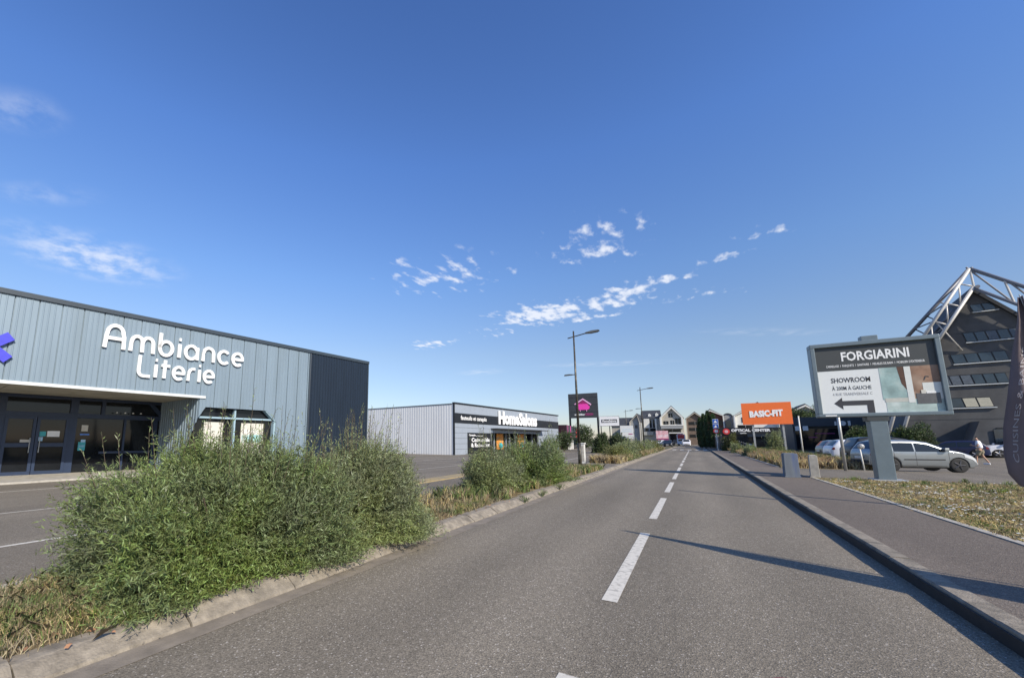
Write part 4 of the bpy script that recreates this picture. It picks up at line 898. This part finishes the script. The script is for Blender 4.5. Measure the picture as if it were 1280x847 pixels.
obj('wall', MB().box(0, 13, 0, 10, 0, 3.85), M['black'], t); b = obj('sign_band', MB().box(0, 13, -.25, 0, 2.6, 3.85), M['black'], t); obj('shop_window', MB().box(.3, 12.7, -.06, -.01, .2, 2.4), M['glass'], t)
obj('blue_panel', MB().box(5, 12, -.3, -.25, 2.1, 2.6), M['navy'], t)
text('OPTICAL CENTER', M['white'], b, 2.55, 8.6, 3.08, 3.62, -.28, .04, .05); text('opticien', M['white'], b, 3.9, 4.9, 2.66, 2.92, -.28, .03, .03)
e = obj('emblem', MB().lathe((1.75, -.3, 3.15), [(0, .58), (.05, .58)], 'y', 20), M['red'], b); obj('emblem_arc', MB().lathe((1.75, -.33, 3.15), [(0, .3), (.03, .3)], 'y', 16), M['redpink'], e)
def gable_house(name, label, x0, x1, y, dep, eave, ax, az, wall, roof, frame, fw=.35, zb_=0, bays=(), cat='house'):
    t = thing(name, label, cat, (0, y, 0))
    obj('wall', MB().prism([(x0, 0), (x0, eave), (ax, az), (x1, eave), (x1, 0)], 0, dep), wall, t)
    obj('roof', MB().prism([(x0-.15, eave-.05), (x0, eave), (ax, az), (x1, eave), (x1+.15, eave-.05), (ax, az+.3)], -.4, dep+.2), roof, t)
    obj('gable_frame', MB().prism([(x0, eave), (ax, az), (x1, eave), (x1-fw, eave-.1), (ax, az-fw*1.3), (x0+fw, eave-.1)], -.7, -.0).box(x0, x0+fw, -.7, -.0, zb_, eave-.05).box(x1-fw, x1, -.7, -.0, zb_, eave-.05), frame, t)
    if zb_: obj('frame_floor', MB().box(x0, x1, -.7, 0, zb_-fw*.6, zb_), frame, t)
    for (a, b, c, d) in bays:
        w = obj('window', MB().box(a, b, -.08, 0, c, d), M['glass'], t); obj('frame', MB().box((a+b)/2-.04, (a+b)/2+.04, -.12, -.08, c, d), M['wallgrey'], w)
    return t
t = gable_house('apartment_house', 'white framed gabled apartment house straight above the end of the road', -8.8, -2.5, 150, 12, 8.55, -5.4, 11.9, M['wallbeige'], M['slate'], M['wallwhite'], .45, 6.2, ((-7.9, -6.5, 6.4, 7.4), (-5.9, -4.9, 6.4, 7.6), (-6.3, -5.2, 8.6, 9.8), (-4.6, -3.2, 6.5, 8.2), (-7.8, -3.3, 3.8, 5.3)))
obj('balcony', MB().box(-8.6, -2.7, -1.2, -.1, 5.0, 5.8), M['wallgrey'], t); obj('canopy', MB().box(-6.5, -2.6, -1.6, -.1, 3.55, 3.85), M['wallwhite'], t); obj('pier', MB().box(-2.9, -2.6, -1.5, -1.2, 0, 3.55), M['wallwhite'], t); obj('shop_front', MB().box(-6.4, -3.0, -.12, -.02, .3, 3.4), M['glass'], t)
obj('shutter_sign', MB().box(-4.4, -3.1, -.2, -.12, 2.6, 3.4), M['red'], t)
t = thing('apartment_wing', 'long slate roofed white wing left of the white framed gable', 'building', (0, 152, 0))
obj('wall', MB().box(-14.4, -8.85, 0, 9, 0, 8.6), M['wallgrey'], t); obj('roof', MB().prism([(-.4, 8.5), (4, 11.3), (9, 8.5)], -14.6, -8.85, 'x'), M['slate'], t)
obj('bright_bay', MB().box(-13.6, -12.0, -.3, 0, 5.4, 8.4), M['wallwhite'], t); obj('bright_bay', MB().box(-10.4, -9.9, -.3, 0, 1, 8.4), M['wallwhite'], t); obj('balcony', MB().box(-13.8, -11, -.9, 0, 3.1, 4.2), M['wallgrey'], t)
for a in (-13.3, -11.9, -11.2): obj('window', MB().box(a, a+.9, -.35, -.3, 4.4, 5.2), M['glass'], t)
for a in (-11.9, -11.0): obj('window', MB().box(a, a+.5, -.1, -.02, 5.5, 8.0), M['glass'], t)
for a, b in ((-12.3, 9.4), (-10.2, 9.6)): obj('dormer', MB().prism([(a, b-.5), (a+.8, b-.5), (a+.8, b+.3), (a+.4, b+.7), (a, b+.3)], .6, 3), M['wallwhite'], t)
t = gable_house('gable_end_house', 'grey gable end house at the left end of the apartments', -17.2, -14.2, 146, 9, 7.2, -14.9, 9.6, M['wallgrey'], M['slate'], M['wallbeige'], .2, 0, ((-16.6, -16.1, 5.2, 6.2), (-15.6, -15.0, 5.2, 6.2), (-16.6, -16.1, 3.2, 4.2)))
t = thing('slate_roof_house', 'dark slate roofed house behind the small white billboard', 'house', (0, 155, 0))
obj('wall', MB().box(-24, -18, 0, 8, 0, 6.3), M['wallbeige'], t); obj('roof', MB().prism([(-.4, 6.2), (3.5, 9.2), (8.4, 6.2)], -24.2, -17.4, 'x'), M['slate'], t); obj('window', MB().box(-21, -19.4, -.1, 0, 3, 5), M['glass'], t)
gable_house('timber_house', 'brown timber gabled house left of the conifers', -2.0, 3.2, 165, 9, 8.7, .75, 10.7, M['brown'], M['slate'], M['wallbeige'], .25, 0, ((-1.2, 2.4, 6.6, 7.6), (-1.2, 2.4, 4.6, 5.6), (-1.2, 2.4, 2.4, 3.4)))
gable_house('red_gable_house', 'red brown gable with white edge right of the conifers', 2.6, 6.6, 125, 9, 7.5, 3.8, 8.95, M['brick'], M['slate'], M['wallwhite'], .22, 3.5, ((4.2, 6.2, 5.0, 6.3),))
t = thing('barrel_roof_house', 'grey round roofed house between the red gable and the orange billboard', 'house', (0, 126, 0))
arcp = [(7.5+.85*math.cos(R(a)), 7.3+.6*math.sin(R(a))) for a in range(0, 181, 20)]
obj('wall', MB().prism([(8.35, 0)]+arcp+[(6.65, 0)], 0, 8), M['wallgrey'], t); obj('window', MB().box(7.0, 8.0, -.08, 0, 4.6, 6.4), M['glassb'], t)
obj('roof', MB().prism([(8.5, 7.3)]+[(7.5+1.0*math.cos(R(a)), 7.32+.78*math.sin(R(a))) for a in range(0, 181, 20)]+[(6.5, 7.3)]+list(reversed(arcp)), -.2, 8.1), M['slate'], t)
gable_house('white_gable_house', 'white gabled house half hidden by the left edge of the orange billboard', 8.4, 16.6, 122, 9, 7.3, 13.2, 10.0, M['wallwhite'], M['slate'], M['wallwhite'], .25, 3.6, ((9.9, 10.8, 5.6, 6.8), (9.0, 12, 4.0, 5.0)))
gable_house('small_gable_house', 'grey gable with white edge showing right of the orange billboard', 18.4, 23.2, 120, 9, 7.6, 21.2, 9.1, M['wallgrey'], M['slate'], M['wallwhite'], .25, 5.9, ())
t = thing('timber_fence', 'dark vertical timber fence under the conifers at the pavement edge', 'fence', (0, 0, .1))
fm = MB(); y = 70.5; k = 0
while y < 112:
    x = 3.35-(y-70)*.02; fm.box(x-.02, x+.02, y, y+.17, 0, 1.95+.04*math.sin(k*3.7)); y += .2; k += 1
obj('boards', fm, M['timber'], t)
f2 = MB(); k = 0
for k in range(14): f2.box(3.4+.2*k, 3.57+.2*k, 70.3, 70.34, 0, 1.95+.03*math.sin(k*3.1))
obj('boards', f2, M['timber'], t)
for k in range(7): obj('fence_post', MB().box(3.2-.12*k, 3.3-.12*k, 71+6*k, 71.1+6*k, 0, 2.15), M['hedgecol'], t)
t = thing('pink_hoarding', 'pale pink and white hoarding panel left of the road beyond the crosswalk', 'sign', (-8.5, 125, 0))
obj('panel', MB().box(0, 2.8, 0, .12, 1.9, 3.95), M['redpink'], t); obj('post', MB().box(.0, .12, .12, .24, 0, 1.9), M['galv'], t); obj('post', MB().box(2.6, 2.72, .12, .24, 0, 1.9), M['galv'], t); obj('lower_band', MB().box(0, 2.8, -.03, .1, 1.55, 1.85), M['magdark'], t)
t = thing('low_wall', 'low pale wall with white piers left of the parked cars beyond the crosswalk', 'wall', (-11.5, 118, 0))
obj('wall', MB().box(0, 3.0, 0, .3, 0, 1.0), M['wallbeige'], t); obj('pier', MB().box(0, .3, -.05, .35, 0, 1.4), M['wallwhite'], t); obj('pier', MB().box(2.2, 2.5, -.05, .35, 0, 1.4), M['wallwhite'], t)

# ------------------------------------------------------------ vehicles
def car(label, paint, loc, rz, L_=4.25, Wd=1.74, Hh=1.47, prof=None, rim='rim', wr=.31, wb=(.80, 3.45), group='cars parked or driving', lod=0, belt=.92, glass=((.95, 3.12),), ws=(2.75, 3.25), rw=(.10, .55), hood=.95):
    t = thing('parked_car', label, 'car', loc, rz, group)
    prof = prof or [(0, .55), (.03, .85), (.12, 1.02), (.45, 1.38), (.75, 1.455), (1.3, 1.47), (1.9, 1.46), (2.4, 1.38), (3.15, 1.03), (3.6, .93), (4.0, .80), (4.17, .66), (4.25, .5)]
    px = np.array([p[0] for p in prof])*L_/4.25; pz = np.array([p[1] for p in prof])*Hh/1.47
    ztop = lambda x: float(np.interp(x, px, pz))
    bz = belt*Hh/1.47
    def wy(x, z):
        e = min(x, L_-x)/.55; e = max(0, min(1, e)); plan = .80+.20*math.sin(e*PI/2)**.7
        k = 1-.035*max(0, (.45-z)/.3)-.02*max(0, (z-.65))
        if z > bz: k -= .20*(z-bz)/(Hh-bz)**1.0*.62
        return Wd/2*plan*k
    xs = sorted(set([round(q, 3) for q in list(np.linspace(0.001, L_-.001, 34))+[w_+wr*1.16*math.cos(R(a)) for w_ in wb for a in range(0, 181, 15)]+list(px[1:-1])+[.02, L_-.02]]))
    def zlow(x):
        z = .20 if .12 < x < L_-.12 else .28
        for w_ in wb:
            q = wr*1.16
            if abs(x-w_) < q: z = max(z, .30+math.sqrt(q*q-(x-w_)**2)-.02)
        return z
    mb = MB(); nj = 9; rings = []
    for x in xs:
        zt = ztop(x); zl = min(zlow(x), zt-.06); ring = []
        zs = [zl+(zt-.045-zl)*j/nj for j in range(nj+1)]
        side = [(wy(x, z), z) for z in zs]; yt = side[-1][0]
        top = [(yt*.93, zt-.012), (yt*.75, zt+.004), (yt*.35, zt+.016)]
        half = [(0, zl)]+[(side[0][0]*.9, zl)]+side+top+[(0, zt+.02)]
        ring = [(x-L_/2, a, b) for a, b in half]+[(x-L_/2, -a, b) for a, b in reversed(half[1:-1])]
        rings.append(ring)
    n = len(rings[0])
    for r_ in rings: mb.v += r_
    for i in range(len(rings)-1):
        for k in range(n): a = i*n+k; b = i*n+(k+1) % n; mb.f.append((a, b, b+n, a+n))
    mb.f.append(tuple(range(n))); mb.f.append(tuple(range((len(rings)-1)*n, len(rings)*n)))
    obj('body', mb, paint, t, smooth=True)
    # windows follow the body surface
    def patch(x0, x1, f0, f1, off=.008, n_=10, s=1, m_=4):
        p = MB()
        for i in range(n_+1):
            x = x0+(x1-x0)*i/n_
            for j in range(m_+1):
                a, b = f0(x), f1(x); z = a+(b-a)*j/m_; p.v.append((x-L_/2, s*(wy(x, z)+off), z))
        for i in range(n_):
            for j in range(m_): a = i*(m_+1)+j; p.f.append((a, a+1, a+m_+2, a+m_+1))
        return p
    def toppatch(x0, x1, w0, w1, off=.012, z0=0):
        p = MB(); n_ = 6
        for i in range(n_+1):
            x = x0+(x1-x0)*i/n_; zt = ztop(x)
            for j in range(9):
                q = -1+j/4; y = q*(w0+(w1-w0)*i/n_)*wy(x, zt-.05); p.v.append((x-L_/2, y, zt+.02+off-.012*abs(q)-.02*q**4))
        for i in range(n_):
            for j in range(8): a = i*9+j; p.f.append((a, a+1, a+10, a+9))
        return p
    g0, g1 = glass[0][0]*L_/4.25, glass[0][1]*L_/4.25
    fb = lambda x: bz+.02
    ft = lambda x: max(bz+.03, ztop(x)-.115)
    for s in (1, -1):
        for a, b in ((g0, g0+(g1-g0)*.38), (g0+(g1-g0)*.41, g1)):
            obj('side_window', patch(a, b, fb, ft, s=s, n_=14), M['carglass'], t, smooth=True)
    obj('windscreen', toppatch(ws[0]*L_/4.25-.28, ws[1]*L_/4.25-.08, .82, .93), M['carglass'], t, smooth=True)
    obj('rear_window', toppatch(rw[0]*L_/4.25+.03, rw[1]*L_/4.25, .86, .80), M['carglass'], t, smooth=True)
    hz = hood*Hh/1.47
    for s in (1, -1):
        obj('headlight', patch(L_-.50, L_-.06, lambda x: ztop(x)-.20, lambda x: ztop(x)-.06, .012, 6, s, 2), M['lens'], t, smooth=True)
        obj('tail_light', patch(.03, .20, lambda x: bz-.15, lambda x: min(bz+.01, ztop(x)-.06), .012, 6, s, 2), M['tail'], t, smooth=True)
        m_ = obj('wing_mirror', MB().box(g1-L_/2-.22, g1-L_/2-.06, s*(Wd/2-.02)-.0, s*(Wd/2+.15), bz+.03, bz+.17), paint, t, bevel=.02)
        for q in (.36, .74): obj('door_handle', MB().box(g0+(g1-g0)*q-L_/2-.1+.0, g0+(g1-g0)*q-L_/2+.08, s*(Wd/2-.02)-.015, s*(Wd/2-.02)+.02, bz-.16, bz-.12), paint, t)
        obj('side_strip', patch(wb[0]+.45, wb[1]-.45, lambda x: .52, lambda x: .57, .014, 4, s, 1), M['plastic'], t)
        dj = MB()
        for q in (0.0, .395, .99): x = g0+(g1-g0)*q; dj.v += patch(x-.006, x+.006, lambda x: .28, lambda x: bz, .003, 1, s, 8).v
        pf = patch(0, 1, lambda x: .3, lambda x: .8, 0, 1, s, 8).f
        dj.f = [tuple(i+18*k for i in f) for k in range(3) for f in pf]
        obj('door_gap', dj, M['plastic'], t)
        for w_ in wb:
            x = w_-L_/2
            obj('wheel_arch', MB().lathe((x, s*(Wd/2-.16)-.10, .33), [(0, wr*1.12), (.2, wr*1.12)], 'y', 20), M['plastic'], t)
            w0 = bpy.data.objects.new('wheel', None); C.objects.link(w0); w0.parent = t; w0.location = (x, s*(Wd/2-.115), wr); w0.rotation_euler = (0, 0, 0 if s < 0 else PI)
            obj('tyre', MB().lathe((0, 0, 0), [(-.10, wr*.66), (-.10, wr*.9), (-.08, wr*.98), (-.04, wr), (.06, wr), (.09, wr*.9), (.09, wr*.6)], 'y', 26), M['rubber'], w0, smooth=True)
            rm = MB().lathe((0, -.085, 0), [(0, wr*.70), (.01, wr*.66), (.04, wr*.64)], 'y', 24)
            for k in range(5):
                a = k*2*PI/5; rm.tube((0, -.10, 0), (math.cos(a)*wr*.66, -.092, math.sin(a)*wr*.66), wr*.12, wr*.09, n=6)
            rm.lathe((0, -.12, 0), [(0, wr*.16), (.05, wr*.2)], 'y', 12)
            obj('rim', rm, M[rim], w0)
            obj('brake_disc', MB().lathe((0, -.06, 0), [(0, wr*.62), (.02, wr*.62)], 'y', 20), M['plastic'], w0)
    obj('bumper', MB().box(L_/2-.06, L_/2+.02, -Wd*.33, Wd*.33, .28, .44), M['plastic'], t, bevel=.02); obj('rear_bumper', MB().box(-L_/2-.03, -L_/2+.05, -Wd*.36, Wd*.36, .36, .50), M['plastic'], t, bevel=.02)
    obj('number_plate', MB().box(-L_/2-.045, -L_/2-.03, -.26, .26, .55, .66), M['plate'], t); obj('number_plate', MB().box(L_/2+.02, L_/2+.035, -.26, .26, .40, .51), M['plate'], t)
    obj('underbody', MB().box(-L_/2+.5, L_/2-.5, -Wd*.38, Wd*.38, .16, .3), M['plastic'], t)
    return t
ca = (8.15, 28.4, .0)
hatch = car('silver five door hatchback parked behind the big billboard post', M['silver'], (8.40, 28.1, .06), 15, L_=3.72, Wd=1.66, Hh=1.40, rim='rimdark', wb=(.70, 3.02))
suvp = [(0, .6), (.04, 1.0), (.2, 1.2), (.42, 1.62), (.8, 1.68), (2.0, 1.68), (2.5, 1.58), (3.1, 1.12), (3.7, 1.02), (4.05, .90), (4.2, .7), (4.25, .55)]
suvp = [(a, b*1.47/1.68) for a, b in suvp]
suv = car('dark sport utility car with bright alloy wheels behind the short white post', M['carblack'], (10.45, 37.4, 0), 8, L_=4.5, Wd=1.84, Hh=1.64, prof=suvp, wr=.35, wb=(.85, 3.6))
golf = car('white hatchback seen from its rear corner, left of the dark sport utility car', M['carwhite'], (10.35, 41.8, 0), 8, L_=4.3, Hh=1.50)
car('dark grey car nose showing left of the white hatchback', M['cargrey'], (10.75, 46.4, 0), 8)
wsuv = car('white crossover car parked before the grey building porch', M['carwhite'], (22.9, 55.4, 0), 176, L_=4.4, Wd=1.84, Hh=1.62, prof=suvp, wr=.35, wb=(.85, 3.5), rim='rim')
car('dark blue car parked in the shade behind the person', M['carblue'], (18.9, 54.6, 0), 165, L_=4.0, Hh=1.42)
car('white estate car in front of the optician shop behind the dry grass', M['carwhite'], (5.45, 80.5, 0), 4, L_=4.5, Hh=1.5)
copy_tree(hatch, (12.9, 88, 0), 8, 'silver grey car left of the white post, far behind the dry grass')
car('light van roofed car behind the white estate car', M['cargrey'], (4.6, 108, 0), 30, L_=4.6, Hh=1.8)
car('dark car driving towards us past the crosswalk', M['carblack'], (-5.3, 112, 0), 268, L_=4.2, Hh=1.5)
copy_tree(golf, (-8.5, 137, 0), 250, 'white car on the left beyond the crosswalk')
copy_tree(suv, (-4.6, 150-6, 0), 270, 'dark car farthest along the road')
copy_tree(wsuv, (-1.8, 124, 0), 92, 'white car parked at the right beyond the crosswalk')
t = thing('delivery_van', 'white and red delivery van at the right beyond the crosswalk', 'van', (-3.1, 134, 0), 0)
obj('body', MB().prism([(-1, .4), (1, .4), (1, 2.9), (.85, 3.1), (-.85, 3.1), (-1, 2.9)], 0, 5.2), M['carwhite'], t, bevel=.05); obj('red_panel', MB().box(-.8, .8, -.03, .0, 1.9, 3.0), M['red'], t)
for x in (-.75, .75):
    for y in (.9, 4.2): obj('wheel', MB().tube((x-.12, y, .38), (x+.12, y, .38), .38, n=14), M['rubber'], t)
obj('rear_window', MB().box(-.7, .7, -.045, -.03, 1.3, 1.7), M['carglass'], t)

# ------------------------------------------------------------ person
def skinned(name, vs, es, rs, m, parent, sub=2):
    me = bpy.data.meshes.new(name); me.from_pydata(vs, es, []); o = bpy.data.objects.new(name, me); C.objects.link(o)
    o.modifiers.new('skin', 'SKIN'); sv = me.skin_vertices[0].data
    for i, r_ in enumerate(rs): sv[i].radius = (r_, r_) if not isinstance(r_, tuple) else r_
    sv[0].use_root = True
    s_ = o.modifiers.new('sub', 'SUBSURF'); s_.levels = sub; s_.render_levels = sub
    m2 = bpy.data.meshes.new_from_object(o.evaluated_get(bpy.context.evaluated_depsgraph_get())); bpy.data.objects.remove(o)
    for p in m2.polygons: p.use_smooth = True
    m2.materials.clear(); return link(name, m2, m, parent)
pt = thing('person', 'person in white T-shirt and khaki shorts walking between the cars, head down over something held', 'person', (14.75, 39.2, 0), 150)
# x forward, y left; mid stride, forearms raised in front
hip = (0, 0, .90)
vs = [hip, (0, .0, 1.10), (.0, 0, 1.32), (.03, 0, 1.43), (.06, 0, 1.50), (.09, 0, 1.62), (0, .17, 1.36), (0, -.17, 1.36), (.02, .24, 1.10), (.02, -.24, 1.10), (.22, .14, 1.14), (.22, -.14, 1.14), (.29, .10, 1.17), (.29, -.10, 1.17),
      (.02, .09, .86), (.02, -.09, .86), (.16, .09, .47), (-.06, -.09, .48), (.20, .09, .07), (-.24, -.09, .12), (.33, .09, .03), (-.13, -.09, .03)]
es = [(0, 1), (1, 2), (2, 3), (3, 4), (4, 5), (2, 6), (2, 7), (6, 8), (7, 9), (8, 10), (9, 11), (10, 12), (11, 13), (0, 14), (0, 15), (14, 16), (15, 17), (16, 18), (17, 19), (18, 20), (19, 21)]
rs = [(.13, .15), (.11, .14), (.12, .16), .06, .055, (.09, .075), .055, .055, .042, .042, .032, .032, .03, .03, .085, .085, .052, .052, .038, .038, .03, .03]
rs = [r_ if isinstance(r_, tuple) else (r_, r_) for r_ in rs]
skinned('body', vs, es, rs, M['skin'], pt)
skinned('shirt', [(0, 0, .92), (0, 0, 1.12), (0, 0, 1.34), (0, .19, 1.37), (0, -.19, 1.37), (.01, .245, 1.20), (.01, -.245, 1.20), (.02, 0, 1.41)], [(0, 1), (1, 2), (2, 3), (2, 4), (3, 5), (4, 6), (2, 7)], [(.165, .185), (.15, .175), (.15, .19), (.075, .075), (.075, .075), (.065, .065), (.065, .065), (.08, .08)], M['shirt'], pt)
skinned('shorts', [(0, 0, .93), (.02, .10, .80), (.02, -.10, .80), (.12, .10, .52), (-.03, -.10, .53)], [(0, 1), (0, 2), (1, 3), (2, 4)], [(.16, .18), (.115, .115), (.115, .115), (.10, .10), (.10, .10)], M['khaki'], pt)
skinned('hair', [(.07, 0, 1.66), (.03, 0, 1.60)], [(0, 1)], [(.09, .085), (.07, .07)], M['hair'], pt)
for s in (1, -1):
    obj('shoe', MB().box(.16 if s > 0 else -.28, .42 if s > 0 else -.02, s*.09-.055, s*.09+.055, 0, .10), M['shoe'], pt, bevel=.03)
    for k in range(4): obj('finger', MB().tube((.29, s*.10, 1.19-.018*k), (.345, s*(.065-.004*k), 1.19-.018*k), .008, .006, n=6), M['skin'], pt)
    obj('thumb', MB().tube((.28, s*.10, 1.20), (.31, s*.065, 1.225), .009, .007, n=6), M['skin'], pt)
ph = thing('phone', 'small dark phone held up in the hands of the person', 'phone', (0, 0, 0)); ph.location = (14.75+.345*math.cos(R(150)), 39.2+.345*math.sin(R(150)), 1.17); ph.rotation_euler = (0, 0, R(150))
obj('case', MB().box(-.005, .005, -.06, .06, -.045, .045), M['plastic'], ph); obj('screen', MB().box(-.007, -.005, -.055, .055, -.04, .04), M['carglass'], ph)

# ------------------------------------------------------------ red cowl at the bottom edge
t = thing('scooter', 'dark red rounded front cowl of a scooter peeking over the bottom edge', 'scooter', (.145, 1.27, -.033), 0)
cw = MB(); prof_ = [(0, .085), (.04, .084), (.07, .078), (.088, .066), (.10, .045), (.106, .022), (.108, .003)]
cw.lathe((0, 0, .845), prof_, 'z', 32); obj('cowl', cw, M['bonnet'], t, smooth=True)
obj('rim_band', MB().lathe((0, 0, .835), [(0, .089), (.012, .091), (.024, .087)], 'z', 32), M['chrome'], t, smooth=True)
obj('column', MB().tube((0, 0, .3), (0, 0, .84), .05), M['plastic'], t); obj('apron', MB().prism([(-.2, .3), (.2, .3), (.12, .8), (-.12, .8)], -.12, -.06), M['bonnet'], t, bevel=.015)
obj('mudguard', MB().box(-.07, .07, -.05, .3, .42, .47), M['bonnet'], t, bevel=.02); obj('wheel', MB().tube((-.05, .12, .21), (.05, .12, .21), .21, n=24), M['rubber'], t)
